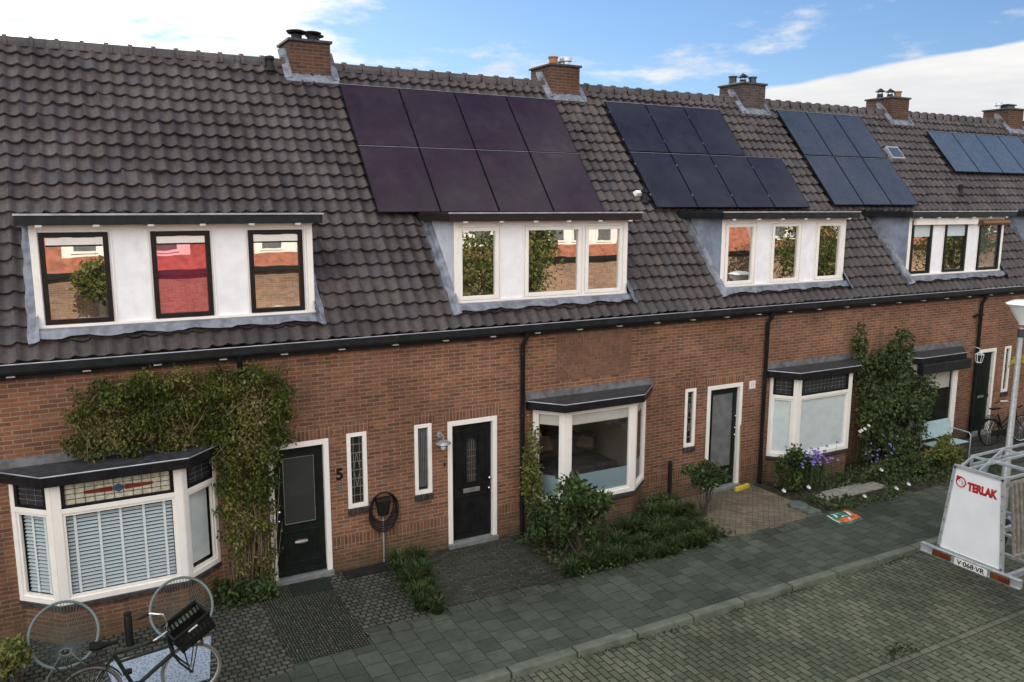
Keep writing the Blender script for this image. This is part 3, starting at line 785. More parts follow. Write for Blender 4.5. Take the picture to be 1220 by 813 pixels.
def dormer(h, x0, x1, units, top0, top1, cheek, fascia='gutter_dark', roller=None, panel='panel_white'):
    YF, ZB, ZT = .24, 4.19, 5.60
    m = MB()
    # front sheet as a box 6 cm thick with window holes
    holes = [(a, b, 4.27, 5.5) for a, b, *_ in units]
    wall_with_holes(m, x0, x1, ZB, ZT, YF, holes, .06)
    body = m.build('dormer', panel, h)
    yb = (ZT-HE)/SL-.05
    for xx in (x0, x1):
        c = MB()
        xi = xx+.05 if xx == x0 else xx-.05
        c.hexa([(xx, YF+.004, ZB-.1), (xi, YF+.004, ZB-.1), (xi, yb+.1, ZT-.02), (xx, yb+.1, ZT-.02)][:4], [(xx, YF+.004, ZT), (xi, YF+.004, ZT), (xi, yb+.12, ZT), (xx, yb+.12, ZT)])
        c.build('cheek', cheek, body)
    fm = MB()
    fm.box(x0-.02, x0+.07, YF-.02, YF-.003, ZB+.075, ZT-.006); fm.box(x1-.07, x1+.02, YF-.02, YF-.003, ZB+.075, ZT-.006); fm.box(x0-.03, x1+.03, YF-.035, YF-.003, ZB-.005, ZB+.075)
    fm.box(x0+.07, x1-.07, YF-.02, YF-.003, ZT-.07, ZT-.006)
    for a, b, *_ in units:
        for q in (a-.035, b+.035): fm.box(q-.012, q+.012, YF-.014, YF-.003, ZB+.08, ZT-.07)
    fm.build('trim', 'white_paint', body, bevel=.004)
    for a, b, mat, gl, zt in units:
        f = MB(); box_frame(f, a+.003, b-.003, 4.273, 5.497, .065, YF-.028, YF+.04); f.build('window_frame', mat, body, bevel=.005)
        MB().quad((a+.06, YF+.015, 4.33), (b-.06, YF+.015, 4.33), (b-.06, YF+.015, 5.44), (a+.06, YF+.015, 5.44)).build('pane', gl, body)
        if roller:
            s = MB(); s.box(a+.075, b-.075, YF-.015, YF+.004, 5.33, 5.425); s.build('screen_box', 'white_paint', body, bevel=.004)
            s = MB(); s.box(a+.075, b-.075, YF-.018, YF+.004, 5.31, 5.329); s.build('screen_bar', 'gutter_dark', body)
        if zt: s = MB(); s.box(a+.066, b-.066, YF+.004, YF+.010, 5.44-zt, 5.435); s.build('blind', 'blind_white', body)
    # flat roof with fascia
    r = MB(); r.box(top0, top1, YF-.22, yb+.28, ZT+.002, ZT+.135); rf = r.build('dormer_fascia', fascia, body, bevel=.006)
    z = MB(); z.box(top0-.015, top1+.015, YF-.235, YF-.20, ZT+.125, ZT+.15); z.build('zinc_edge', 'zinc', body)
    # brackets under the soffit
    q = x0+.1
    while q < x1:
        k = MB(); k.box(q-.04, q+.04, YF-.223, YF-.16, ZT-.026, ZT+.0015); q += .67
        k.build('soffit_clip', 'clip_grey', body)
    # lead apron and side soakers
    l = MB(); n = int((x1-x0)/.08)
    prev = None; s0 = (YF+.05)/CS-.02
    for i in range(n+1):
        x = x0-.08+(x1-x0+.16)*i/n; wv = .5+.5*math.cos(2*math.pi*(x/TW))
        s_lo = s0-.16+.02*math.sin(x*9)+random.uniform(-.01, .01)
        p0 = (x, YF-.037, 4.23); p1 = rp(x, s0-.05, .135); p2 = rp(x, s_lo, .112+.014*wv)
        if prev:
            l.quad(prev[1], p1, p0, prev[0]); l.quad(prev[2], p2, p1, prev[1])
        prev = (p0, p1, p2)
    l.build('lead_apron', 'lead', body, smooth=True)
    for xx, sg in ((x0, -1), (x1, 1)):
        l = MB(); S0, S1 = s0-.22, (yb+.05)/CS-.03; n = 14; w_ = []
        for k in range(n+1):
            s = S0+(S1-S0)*k/n; e = sg*(.135+.010*math.sin(k*1.9+xx)+random.uniform(-.004, .004)); hh = .108+.012*math.sin(k*2.6+xx)
            w_.append((rp(xx, s, .165), rp(xx+e*.45, s, hh+.012), rp(xx+e, s, hh), rp(xx+e*1.02, s, .03)))
        for k in range(n):
            for q in range(3): l.quad(w_[k][q], w_[k][q+1], w_[k+1][q+1], w_[k+1][q]) if sg > 0 else l.quad(w_[k][q+1], w_[k][q], w_[k+1][q], w_[k+1][q+1])
        l.quad(*w_[0])
        l.build('lead_soaker', 'lead', body)
    return body

def chimney(h, cx, mat, cowls):
    x0, x1, y0, y1 = cx-.38, cx+.38, 3.60, 4.45; zt = 8.86; zb = roofz(y0)-.25
    m = MB(); m.box(x0, x1, y0, y1, zb, zt); ch = m.build('chimney', mat, h)
    c = MB(); c.box(x0-.04, x1+.04, y0-.04, y1+.04, zt+.001, zt+.05); c.build('chimney_cap', 'lead_dark', ch, bevel=.008)
    f = MB(); f.box(x0-.012, x1+.012, y0-.014, y0+.02, zb, roofz(y0)+.12)
    for xx, sg in ((x0, -1), (x1, 1)):
        n = 4
        for k in range(n):
            ya = y0+k*.12; f.box(min(xx, xx+sg*.012), max(xx, xx+sg*.012), ya, ya+.12, roofz(ya)-.1, min(roofz(ya)+.22, zt-.1))
            sa = (ya+.05)/CS-.06
            f.hexa([rp(xx, sa, .03), rp(xx+sg*.13, sa, .04), rp(xx+sg*.13, sa+.2, .04), rp(xx, sa+.2, .03)], [rp(xx, sa, .13), rp(xx+sg*.14, sa, .10), rp(xx+sg*.14, sa+.2, .1), rp(xx, sa+.2, .13)])
    s0 = (y0+.05)/CS
    f.hexa([rp(x0-.11, s0-.13, .05), rp(x1+.11, s0-.13, .05), rp(x1+.14, s0, .05), rp(x0-.14, s0, .05)], [rp(x0-.11, s0-.13, .095), rp(x1+.11, s0-.13, .095), rp(x1+.14, s0+.02, .11), rp(x0-.14, s0+.02, .11)])
    f.build('flashing', 'lead', ch)
    for (dx, dy, kind) in cowls:
        px, py = cx+dx, 4.0+dy; z = zt+.05
        k = MB()
        if kind == 'disc':
            k.lathe((px, py, z), [(.09, 0), (.09, .08), (.085, .09)]); 
            for q in range(3): t = q*2.1; k.tube([(px+.08*math.cos(t), py+.08*math.sin(t), z+.07), (px+.11*math.cos(t), py+.11*math.sin(t), z+.15)], .008, 4)
            k.lathe((px, py, z+.13), [(.17, .0), (.18, .02), (.12, .04), (.01, .05)]); k.build('cowl', 'black_rough', ch, smooth=True)
        elif kind == 'hat':
            k.lathe((px, py, z), [(.09, 0), (.08, .12)])
            for q in range(4): t = q*1.57; k.tube([(px+.075*math.cos(t), py+.075*math.sin(t), z+.1), (px+.075*math.cos(t), py+.075*math.sin(t), z+.2)], .008, 4)
            k.lathe((px, py, z+.18), [(.14, .0), (.13, .015), (.01, .1)]); k.build('cowl', 'black_rough', ch, smooth=True)
        elif kind == 'pot':
            k.lathe((px, py, z), [(.10, 0), (.095, .16), (.115, .17), (.115, .2), (.08, .2), (.08, .15)]); k.build('chimney_pot', 'terracotta' if mat == 'brick_chimney' else 'lead_dark', ch, smooth=True)
        elif kind == 'metal':
            k.lathe((px, py, z), [(.08, 0), (.08, .10), (.12, .12), (.12, .2), (.06, .22)]); k.build('cowl', 'galv', ch, smooth=True)
        elif kind == 'box':
            k.box(px-.2, px+.2, py-.12, py+.12, z+.001, z+.12); k.box(px-.24, px+.24, py-.16, py+.16, z+.12, z+.16); k.build('cowl', 'lead_dark', ch, bevel=.01)

def downpipe(h, x, ztop=3.66, zbot=-.02, kink=True, bend_only=False):
    m = MB(); y = -.065; r = .042
    if bend_only: m.tube([(x, -.16, 3.78), (x, -.15, 3.6), (x+.03, -.07, 3.45), (x+.03, -.07, 3.0)], r, 10)
    else: m.tube([(x+.02, -.14, 3.78), (x+.02, -.13, 3.62), (x-.02, y, 3.46), (x-.02, y, zbot)], r, 10)
    o = m.build('downpipe', 'black_paint', h, smooth=True)
    for z in (3.3, 2.2, 1.1):
        if bend_only and z < 3: continue
        c = MB(); c.lathe((x+(.03 if bend_only else -.02), y, z), [(r+.008, 0), (r+.008, .03)], 12)
        c.build('pipe_collar', 'black_rough', o)

def sconce_cage(h, x, z, y=0.):
    m = MB(); m.lathe((x, y-.02, z+.11), [(.05, -.0), (.05, .02)], 14, 'y'); m.tube([(x, y, z+.11), (x, y-.1, z+.15), (x, y-.17, z+.12), (x, y-.17, z+.05)], .014, 8)
    o = m.build('wall_lamp', 'zinc', h, smooth=True)
    s = MB(); s.lathe((x, y-.17, z), [(.13, 0), (.125, .012), (.06, .05), (.04, .06)]); s.build('lamp_shade', 'zinc', o, smooth=True)
    g = MB(); g.lathe((x, y-.17, z-.11), [(.02, 0), (.042, .02), (.045, .11)]); g.build('lamp_glass', 'lamp_white', o, smooth=True)
    c = MB()
    for k in range(2): c.lathe((x, y-.17, z-.04-.04*k), [(.052, 0), (.052, .008)], 12)
    c.build('cage', 'zinc', o)
def lantern(h, x, z, y=0.):
    m = MB(); m.tube([(x-.05, y, z+.22), (x-.04, y-.12, z+.28), (x, y-.26, z+.25), (x, y-.26, z+.17)], .009, 6)
    o = m.build('wall_lamp', 'galv', h, smooth=True)
    g = MB()
    yc = y-.26
    for k in range(6):
        t = k*math.pi/3; t2 = t+math.pi/3
        g.tube([(x+.10*math.cos(t), yc+.10*math.sin(t), z+.1), (x+.06*math.cos(t), yc+.06*math.sin(t), z-.1)], .007, 4)
        g.tube([(x+.10*math.cos(t), yc+.10*math.sin(t), z+.1), (x+.10*math.cos(t2), yc+.10*math.sin(t2), z+.1)], .007, 4)
        g.tube([(x+.06*math.cos(t), yc+.06*math.sin(t), z-.1), (x+.06*math.cos(t2), yc+.06*math.sin(t2), z-.1)], .007, 4)
        g.tube([(x+.10*math.cos(t), yc+.10*math.sin(t), z+.1), (x, yc, z+.17)], .007, 4)
    g.build('lantern_cage', 'lamp_white', o)

def gutter(h, x0, x1):
    m = MB(); n = 8
    prof = [(-.06, 3.83), (-.065, 3.74)]+[(-.135+.07*math.cos(t), 3.74-.05*math.sin(t)) for t in [math.pi*k/6 for k in range(1, 6)]]+[(-.205, 3.74), (-.205, 3.84), (-.19, 3.84), (-.19, 3.76), (-.08, 3.76), (-.08, 3.83)]
    i0 = len(m.v)
    for xx in (x0, x1):
        for y, z in prof: m.v.append((xx, y, z))
    k = len(prof)
    for j in range(k): m.f.append((j, (j+1) % k, k+(j+1) % k, k+j))
    m.f.append(tuple(range(k))[::-1]); m.f.append(tuple(range(k, 2*k)))
    g = m.build('gutter', 'gutter_dark', h)
    m = MB(); m.tube([(x0, -.207, 3.845), ((x0+x1)/2, -.207, 3.843), (x1, -.207, 3.845)], .009, 6); m.build('gutter_bead', 'zinc', g)
    f = MB(); f.box(x0, x1, -.062, -.002, 3.62, 3.80); f.build('eaves_board', 'black_rough', g)
    q = x0 + ((-.72-x0) % .873)
    while q < x1: c = MB(); c.box(q-.05, q+.05, -.155, -.085, 3.668, 3.684); q += .873; c.build('soffit_clip', 'clip_grey', g)

DORM = {1: (-.36, 3.33), 2: (5.74, 9.26), 3: (11.63, 15.2), 4: (17.4, 21.08), 5: (23.05, 26.5)}
def house(i, label, holes, cowls, chmat):
    x0 = PX0+PW*(i-2); x1 = x0+PW
    h = thing('terrace_house', (x0, 0, 0), label, 'house', 'brick terrace houses facing the street')
    m = MB(); wall_with_holes(m, x0, x1, -.15, 3.72, 0, holes)
    wall = m.build('wall', 'brick', h)
    # back slope, end walls
    b = MB(); b.quad((x0, YR, ZR-.02), (x0, 2*YR, HE), (x1, 2*YR, HE), (x1, YR, ZR-.02)); b.quad((x0, 2*YR, -.1), (x1, 2*YR, -.1), (x1, 2*YR, HE), (x0, 2*YR, HE))
    b.build('rear_roof', 'roof_tile', h)
    roof_mesh(x0, slim=DORM.get(i)).build('roof', 'roof_tile', h, smooth=True)
    ridge_mesh(x0, x1).build('ridge', 'roof_tile', h, smooth=True)
    gutter(h, x0, x1)
    if cowls is not None: chimney(h, x1, chmat, cowls)
    return h, x0, x1

H = {}
DG = [('dark_green_paint')]
h, x0, x1 = house(0, 'terrace house at the far left edge, only a strip of roof and wall', [], None, 'brick_chimney')
h, x0, x1 = house(1, 'leftmost full terrace house, ivy on its wall, three black-framed dormer windows',
    [(-.80, 1.66, .62, 2.28), (2.47, 3.43, 0, 2.26), (3.71, 4.04, 1.04, 2.29)], [(-.17, -.12, 'disc'), (-.22, -.25, 'disc'), (.2, .0, 'disc'), (.08, -.25, 'disc')], 'brick_chimney'); H[1] = h
h, x0, x1 = house(2, 'second terrace house from the left with eight purple-black solar panels and a white dormer',
    [(4.86, 5.17, 1.07, 2.28), (5.46, 6.4, 0, 2.26), (7.2, 9.57, .62, 2.28)], [(-.1, -.05, 'pot'), (.1, .1, 'metal'), (.22, -.1, 'metal')], 'brick_chimney'); H[2] = h
h, x0, x1 = house(3, 'middle terrace house with seven solar panels in two uneven rows and grey dormer cheeks',
    [(10.62, 10.9, 1.07, 2.27), (11.2, 12.15, 0, 2.26), (13.0, 15.45, .62, 2.28)], [(-.27, .1, 'pot'), (-.02, 0, 'hat'), (.26, -.05, 'pot')], 'brick_chimney_grey'); H[3] = h
h, x0, x1 = house(4, 'fourth terrace house from the left with six blue solar panels, hedge and dark awning',
    [(16.72, 19.3, .52, 2.28), (20.07, 20.93, 0, 2.26)], [(-.25, .1, 'hat'), (.05, 0, 'hat'), (.25, -.1, 'pot')], 'brick_chimney'); H[4] = h
h, x0, x1 = house(5, 'fifth terrace house at the right edge with one row of four pale solar panels',
    [(21.3, 21.58, 1.04, 2.26)], [(-.2, .1, 'metal'), (.15, 0, 'box')], 'brick_chimney'); H[5] = h
h, x0, x1 = house(6, 'terrace house farthest right, just the end of its tiled roof beyond the last chimney', [], [(0, 0, 'hat')], 'brick_chimney'); H[6] = h

# facade details
s = MB(); 
for a, b in ((-.9, -.98),): pass
def bands(i, spans):
    for a, b, c, d in spans:
        m = MB(); soldier(m, a, b, c, d); m.build('soldier_course', 'brick_soldier', H[i])
Zs = (.40, .60)
bands(1, [(1.85, 2.46, *Zs), (3.44, 4.35, *Zs), (2.42, 3.48, 2.262, 2.45), (3.66, 4.09, 2.292, 2.47)])
bands(2, [(4.352, 5.45, *Zs), (6.41, 7.0, *Zs), (9.75, 9.978, *Zs), (5.41, 6.45, 2.262, 2.45), (4.81, 5.22, 2.282, 2.46)])
bands(3, [(9.983, 11.19, *Zs), (12.16, 12.8, *Zs), (11.15, 12.2, 2.262, 2.45), (10.57, 10.95, 2.272, 2.45)])
bands(4, [(20.0, 20.97, 2.262, 2.45)]); 
MB().box(7.6, 9.26, -.003, .01, 2.74, 3.62).build('patched_brickwork', 'brick_patch', H[2])
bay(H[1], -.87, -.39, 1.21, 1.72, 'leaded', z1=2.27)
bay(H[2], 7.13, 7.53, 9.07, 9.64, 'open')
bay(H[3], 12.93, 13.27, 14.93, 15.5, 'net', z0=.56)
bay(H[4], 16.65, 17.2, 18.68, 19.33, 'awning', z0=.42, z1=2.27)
door(H[1], 2.47, 3.42, 'panel'); slim_window(H[1], 3.71, 4.04, 1.04, 2.29, 'leaded')
door(H[2], 5.46, 6.4, 'arch'); slim_window(H[2], 4.86, 5.17, 1.07, 2.28, 'blind')
door(H[3], 11.2, 12.15, 'glass'); slim_window(H[3], 10.62, 10.9, 1.07, 2.27, 'leaded')
door(H[4], 20.07, 20.93, 'plank'); slim_window(H[5], 21.3, 21.58, 1.04, 2.26, 'leaded')
downpipe(H[1], 2.12, bend_only=True); downpipe(H[2], 6.9); downpipe(H[3], 12.73); downpipe(H[4], 20.04)
sconce_cage(H[2], 5.31, 1.95); lantern(H[4], 19.80, 2.12)
text_obj('house_number', '5', .26, 'plate_black', H[1], (3.58, -.006, 1.64), (1,0,0), (0,0,1), .008, .006)
m = MB(); m.tube([(3.57+.055*math.cos(t), -.008, 1.46+.065*math.sin(t)) for t in [k*math.pi/8 for k in range(16)]], .006, 5, closed=True); m.tube([(3.57+.025*math.cos(t), -.008, 1.46+.03*math.sin(t)) for t in [k*math.pi/5 for k in range(10)]], .005, 5, closed=True)
m.build('round_emblem', 'steel_letter', H[1])
MB().box(12.33, 12.5, -.012, -.001, 2.09, 2.26).build('name_plate', 'plate_white', H[3], bevel=.004)
MB().tube([(12.39, -.014, 2.14), (12.39, -.014, 2.21), (12.44, -.014, 2.21), (12.44, -.014, 2.14), (12.39, -.014, 2.14)], .004, 4).build('plate_digit', 'steel_letter', H[3])
MB().box(5.385, 5.41, -.02, -.001, 1.5, 1.56).build('door_bell', 'plate_black', H[2])
m = MB(); m.tube([(19.81, 0, 3.14), (19.86, -.12, 3.2)], .03, 8); m.lathe((19.9, -.16, 3.17), [(.045, 0), (.045, .06)], 8); m.build('security_sensor', 'black_rough', H[4], smooth=True)

# dormers
BL, WH, GR = 'brown_paint', 'white_paint', 'dark_green_paint'
dormer(H[1], -.36, 3.33, [(-.28, .55, BL, 'glass_dormer', 0), (1.08, 1.87, BL, 'glass_dormer_red', 0), (2.40, 3.2, BL, 'glass_dormer', 0)], -.52, 3.46, 'cheek_white', roller=True)
dormer(H[2], 5.74, 9.26, [(5.80, 6.56, WH, 'glass_dormer', 0), (7.08, 8.25, WH, 'glass_dormer', 0), (8.34, 9.16, WH, 'glass_dormer', 0)], 5.55, 9.45, 'cheek_white', fascia='fascia_brown')
dormer(H[3], 11.63, 15.2, [(11.72, 12.52, WH, 'glass_dormer', 0), (13.0, 13.83, WH, 'glass_dormer', 0), (14.33, 15.12, WH, 'glass_dormer', 0)], 11.45, 15.4, 'cheek_grey')
d4 = dormer(H[4], 17.4, 21.08, [(17.5, 18.25, GR, 'glass_dormer', .3), (18.74, 19.6, GR, 'glass_dormer', .3), (20.1, 21.0, GR, 'glass_dormer_grey', 0)], 17.2, 21.25, 'cheek_grey')
MB().box(17.5, 19.85, .12, .21, 5.42, 5.575).build('shutter_box', 'white_paint', d4, bevel=.01)
m = MB(); m.tube([(20.0, .14, 5.46), (21.1, .14, 5.46)], .07, 10); m.build('screen_roll', 'roller_brown', d4, smooth=True)
dormer(H[5], 23.05, 26.5, [(23.2, 24.0, WH, 'glass_dormer', 0), (24.5, 25.3, WH, 'glass_dormer', 0)], 22.85, 26.7, 'cheek_grey')
# window vents / roof lights
def rooflight(h, x, y, w=.42, l=.42):
    s = (y+.05)/CS; m = MB(); m.hexa([rp(x-w/2, s-l/2, .05), rp(x+w/2, s-l/2, .05), rp(x+w/2, s+l/2, .05), rp(x-w/2, s+l/2, .05)], [rp(x-w/2, s-l/2, .15), rp(x+w/2, s-l/2, .15), rp(x+w/2, s+l/2, .15), rp(x-w/2, s+l/2, .15)])
    o = m.build('roof_window', 'galv', h); m = MB(); a = .04
    m.quad(rp(x-w/2+a, s-l/2+a, .155), rp(x+w/2-a, s-l/2+a, .155), rp(x+w/2-a, s+l/2-a, .155), rp(x-w/2+a, s+l/2-a, .155)); m.build('pane', 'glass_dormer_grey', o)
rooflight(H[4], 19.95, 2.78, .5, .42)
for (i, x, y, r_) in ((1, 3.6, 3.7, .06), (5, 21.7, 1.9, .055), (3, 10.75, 1.7, .05)):
    p = rp(x, (y+.05)/CS, .05); m = MB(); m.lathe((p[0], p[1], p[2]-.1), [(r_, 0), (r_, .28), (r_*1.5, .29), (r_*1.5, .34), (.01, .37)], 12); m.lathe((p[0], p[1], p[2]-.02), [(r_*2.4, 0), (r_*1.3, .06)], 12)
    m.build('vent_pipe', 'black_rough', H[i], smooth=True)
s_ = (1.78+.05)/CS
MB().hexa([rp(10.55, s_, .06), rp(10.8, s_, .06), rp(10.8, s_+.12, .06), rp(10.55, s_+.12, .06)], [rp(10.58, s_+.02, .16), rp(10.77, s_+.02, .16), rp(10.77, s_+.1, .15), rp(10.58, s_+.1, .15)]).build('roof_vent', 'lamp_white', H[3], bevel=.01)

# ------------------------------------------------------------------ solar panels
def panel_proto(w, l, mat):
    o = thing('solar_panel', (0,0,0), 'x', 'solar panel')
    f = MB(); t = .035; b = .012
    f.box(0, b, 0, l, 0, t); f.box(w-b, w, 0, l, 0, t); f.box(b, w-b, 0, b, 0, t); f.box(b, w-b, l-b, l, 0, t)
    f.build('panel_frame', 'solar_frame', o); g = MB(); g.box(b+.0005, w-b-.0005, b+.0005, l-b-.0005, .006, t-.003); g.build('cell_glass', mat, o)
    rl = MB(); rl.box(0, w, l+.002, l+.010, t-.012, t+.001); rl.build('edge_rail', 'zinc', o)
    c = MB()
    for x in (.02, ): c.box(-.022, .012, l*.22-.02, l*.22+.02, t-.006, t+.004); c.box(-.022, .012, l*.78-.02, l*.78+.02, t-.006, t+.004)
    return o, c
ORD = ['first', 'second', 'third', 'fourth']
def array(house_i, x0, pw, rows, mat, what, clamp='solar_frame'):
    # rows: list of (y_bottom, y_top, ncols, rowname)
    first = None
    for (yb, yt, nc, rn) in rows:
        l = (yt-yb)/CS-.012
        pr, clamps = panel_proto(pw-.018, l, mat); clamps.build('clamp', clamp, pr)
        for c in range(nc):
            o = pr if c == 0 else copy_tree(pr)
            s = (yb+.05)/CS
            o.matrix_world = Matrix.Translation(rp(x0+c*pw, s, .15)) @ Matrix.Rotation(math.atan(SL), 4, 'X')
            wh = '%s panel from the left in %s, %s' % (ORD[c], rn, what)
            tag(o, wh, 'solar panel', 'solar panels: '+what)
array(2, 4.80, 1.183, [(1.46, 2.455, 4, 'the lower row'), (2.462, 3.46, 4, 'the upper row')], 'solar_purple', 'purple array left of second chimney')
array(3, 10.87, 1.13, [(1.53, 2.52, 4, 'the longer lower row'), (2.54, 3.50, 3, 'the shorter upper row')], 'solar_dark', 'stepped dark array of seven', 'chrome')
array(4, 16.26, 1.05, [(1.58, 2.59, 3, 'the lower row'), (2.61, 3.60, 3, 'the upper row')], 'solar_blue', 'bluish array of six')
array(5, 21.95, 1.13, [(2.36, 3.35, 4, 'the single row')], 'solar_pale', 'pale array at the far right')

# ------------------------------------------------------------------ opposite row (seen in the windows, catches the sun)
def far_house(i):
    x0 = -12.2+PW*i; x1 = x0+PW; Y0 = -15.2
    h = thing('far_terrace_house', (x0, Y0, 0), 'sunlit orange-roofed terrace house across the street, mirrored in the dormer windows', 'house', 'terrace houses across the street')
    m = MB(); m.box(x0, x1, Y0-7.4, Y0, -.1, 3.7); m.build('wall', 'brick_sand', h)
    r = MB(); r.hexa([(x0, Y0-7.5, 3.8), (x1, Y0-7.5, 3.8), (x1, Y0+.1, 3.8), (x0, Y0+.1, 3.8)], [(x0, Y0-3.75, 8.2), (x1, Y0-3.75, 8.2), (x1, Y0-3.70, 8.2), (x0, Y0-3.70, 8.2)])
    r.build('roof', 'roof_orange', h)
    g = MB(); g.box(x0, x1, Y0+.101, Y0+.22, 3.66, 3.82); g.build('gutter', 'gutter_dark', h)
    d = MB(); d.box(x0+.9, x0+4.5, Y0-2.5, Y0-.3, 4.15, 5.6); do = d.build('dormer', 'white_paint', h)
    d = MB(); d.box(x0+.7, x0+4.7, Y0-2.6, Y0-.15, 5.601, 5.75); d.build('dormer_fascia', 'white_paint', do)
    for k in range(3):
        a = x0+1.1+1.15*k; f = MB(); box_frame(f, a, a+.8, 4.35, 5.45, .07, Y0-.299, Y0-.26); f.build('window_frame', 'white_paint', do)
        MB().box(a+.07, a+.73, Y0-.299, Y0-.285, 4.42, 5.38).build('pane', 'curtain_grey', do)
    b = MB(); b.box(x0+.6, x0+3.0, Y0+.001, Y0+.5, .6, 2.25); b.build('bay_window', 'white_paint', h)
    b = MB(); b.box(x0+.8, x0+2.8, Y0+.501, Y0+.51, .75, 2.1); b.build('pane', 'curtain_grey', h)
    b = MB(); b.box(x0+.5, x0+3.1, Y0+.001, Y0+.65, 2.251, 2.45); b.build('bay_roof', 'white_paint', h)
    b = MB(); b.box(x0+3.9, x0+4.8, Y0+.001, Y0+.04, 0, 2.2); b.build('front_door', 'dark_green_paint', h)
for i in range(11): far_house(i)
def tree(x, y, r, h, seed, label):
    random.seed(seed)
    t = thing('street_tree', (x, y, 0), label, 'tree', 'street trees across the road')
    pts, cs = clumped((x, y, h-r*.9), (r, r*.8, r*.9), int(8500*min(1, r/2)), 30, .42)
    m = MB(); m.tube([(x, y, -.1), (x+.05, y, 1.2), (x, y+.05, h-r*1.6), (x+.1, y, h-r*.8)], [.14, .11, .09, .04], 8); tr = m.build('trunk', 'bark', t, smooth=True)
    stems((x, y, h-r*1.7), [c for c in cs[:16]], 'limb', t, .035)
    leaves(pts, .085, 'leaf_tree', 'crown', t, droop=.6)
tree(12.4, -10.9, 2.3, 6.3, 3, 'leafy street tree across the road, reflected in the white dormer windows')
tree(27.5, -10.9, 2.4, 6.5, 4, 'leafy street tree across the road further down, reflected in the right dormers')
tree(36, -10.9, 2.4, 6.6, 5, 'leafy street tree far down the opposite side of the road')
tree(.9, -14.2, .75, 4.4, 6, 'small garden tree across the road, reflected in the leftmost dormer window')

# ------------------------------------------------------------------ plants
def inpoly(x, z, poly):
    c = False; n = len(poly)
    for i in range(n):
        a, b = poly[i], poly[i-1]
        if (a[1] > z) != (b[1] > z) and x < (b[0]-a[0])*(z-a[1])/(b[1]-a[1])+a[0]: c = not c
    return c
def ivy():
    random.seed(11)
    poly = [(-.2, 2.56), (-.06, 3.1), (0, 3.36), (.21, 3.5), (.9, 3.58), (1.6, 3.53), (2.2, 3.56), (2.66, 3.46), (2.80, 3.1), (2.84, 2.8), (2.76, 2.27), (2.6, 2.2), (2.54, 1.9), (2.48, 1.4), (2.44, .6), (2.42, .05), (1.95, .05), (1.85, .6), (1.75, 1.4), (1.72, 2.3), (1.6, 2.42), (.6, 2.5)]
    t = thing('ivy', (1.9, -.1, 0), 'ivy mass over the wall above the left bay window, hanging beside the door', 'climbing plant')
    pts = []
    while len(pts) < 19000:
        x = random.uniform(-.35, 2.95); z = random.uniform(0, 3.7)
        jx, jz = .06*math.sin(z*17+x*5)+random.gauss(0, .05), .05*math.sin(x*13)+random.gauss(0, .05)
        if not inpoly(x+jx, z+jz, poly): continue
        if z < 1.1 and random.random() < .4: continue
        dens = .5+.5*math.sin(x*7+2*math.sin(z*5))*math.sin(z*6+x*3)
        if random.random() > .45+.6*dens: continue
        dep = .12+.16*dens+.05*random.random()
        pts.append((x, -.02-dep*random.random()**.5, z))
    def tone(p):
        k = .36+.30*math.sin(p.x*5+p.z*3)*math.sin(p.z*4-p.x*2)+random.gauss(0, .24)+(.25 if math.sin(p.x*3.1+1)*math.sin(p.z*2.7+.5) > .55 else 0)
        if p.z < 1.4: k += .15
        return min(1, max(0, k))
    leaves(pts, .034, 'leaf_ivy', 'foliage', t, droop=1.1, tone=tone, up=(0, -.4, 0))
    m = MB()
    for k in range(55):
        x = random.uniform(1.8, 2.5); z0 = random.uniform(0, .2); z1 = random.uniform(.8, 2.0); dx = random.uniform(-.18, .18)
        m.tube([(x, -.08-.1*random.random(), z0), (x+dx*.4, -.12-.16*random.random(), (z0+z1)/2), (x+dx, -.1-.1*random.random(), z1)], [.005, .005, .003], 4)
    for k in range(60):
        x = random.uniform(-.1, 2.7); z = random.uniform(2.4, 3.5)
        if inpoly(x, z, poly): m.tube([(x, -.05, z), (x+random.uniform(-.15, .15), -.22, z-.1), (x+random.uniform(-.2, .2), -.28, z-random.uniform(.15, .45))], .004, 4)
    m.build('stem', 'dry_twig', t)
    pts = [(random.uniform(1.6, 2.45), -.05-.42*random.random()**1.4, .02+.3*random.random()**2) for _ in range(1100)]
    leaves(pts, .05, 'leaf_bush', 'low_foliage', t, droop=-.3)
ivy()
def bush(name, label, cat, base, center, rad, n, size, mat, clumps=14, k=.45, aspect=1.7, r=.012, group=None, droop=.1, nst=9):
    t = thing(name, (base[0], base[1], 0), label, cat, group)
    pts, cs = clumped(center, rad, n, clumps, k)
    leaves(pts, size, mat, 'foliage', t, droop=droop, aspect=aspect)
    stems((base[0], base[1], 0), cs[:nst], 'stem', t, r)
    return t
random.seed(21)
bush('shrub', 'rounded broad-leaved shrub in front of the middle bay window', 'shrub', (7.3, -1.35), (7.22, -1.25, .82), (.74, .5, .58), 3600, .056, 'leaf_bush', 30, .33, aspect=1.9, r=.018)
random.seed(25)
bush('climbing_shrub', 'slender green climber beside the black downpipe at the middle bay window', 'climbing plant', (7.0, -.3), (7.0, -.22, 1.15), (.19, .16, 1.15), 1500, .045, 'leaf_pale', 22, .35)
bush('climbing_shrub', 'low bushy growth at the foot of the black downpipe', 'shrub', (6.95, -.7), (6.98, -.7, .5), (.34, .3, .5), 1100, .05, 'leaf_bush', 14, .4)
bush('small_tree_shrub', 'small open shrub with bare twigs left of the glazed door', 'shrub', (10.35, -.95), (10.4, -.9, .80), (.50, .4, .28), 1500, .05, 'leaf_bush', 16, .42, r=.014, nst=14)
bush('shrub', 'dense green shrub under the left side of the bay with frosted curtains', 'shrub', (13.0, -.75), (12.98, -.72, .45), (.45, .35, .52), 2200, .045, 'leaf_bush', 16, .42)
random.seed(31)
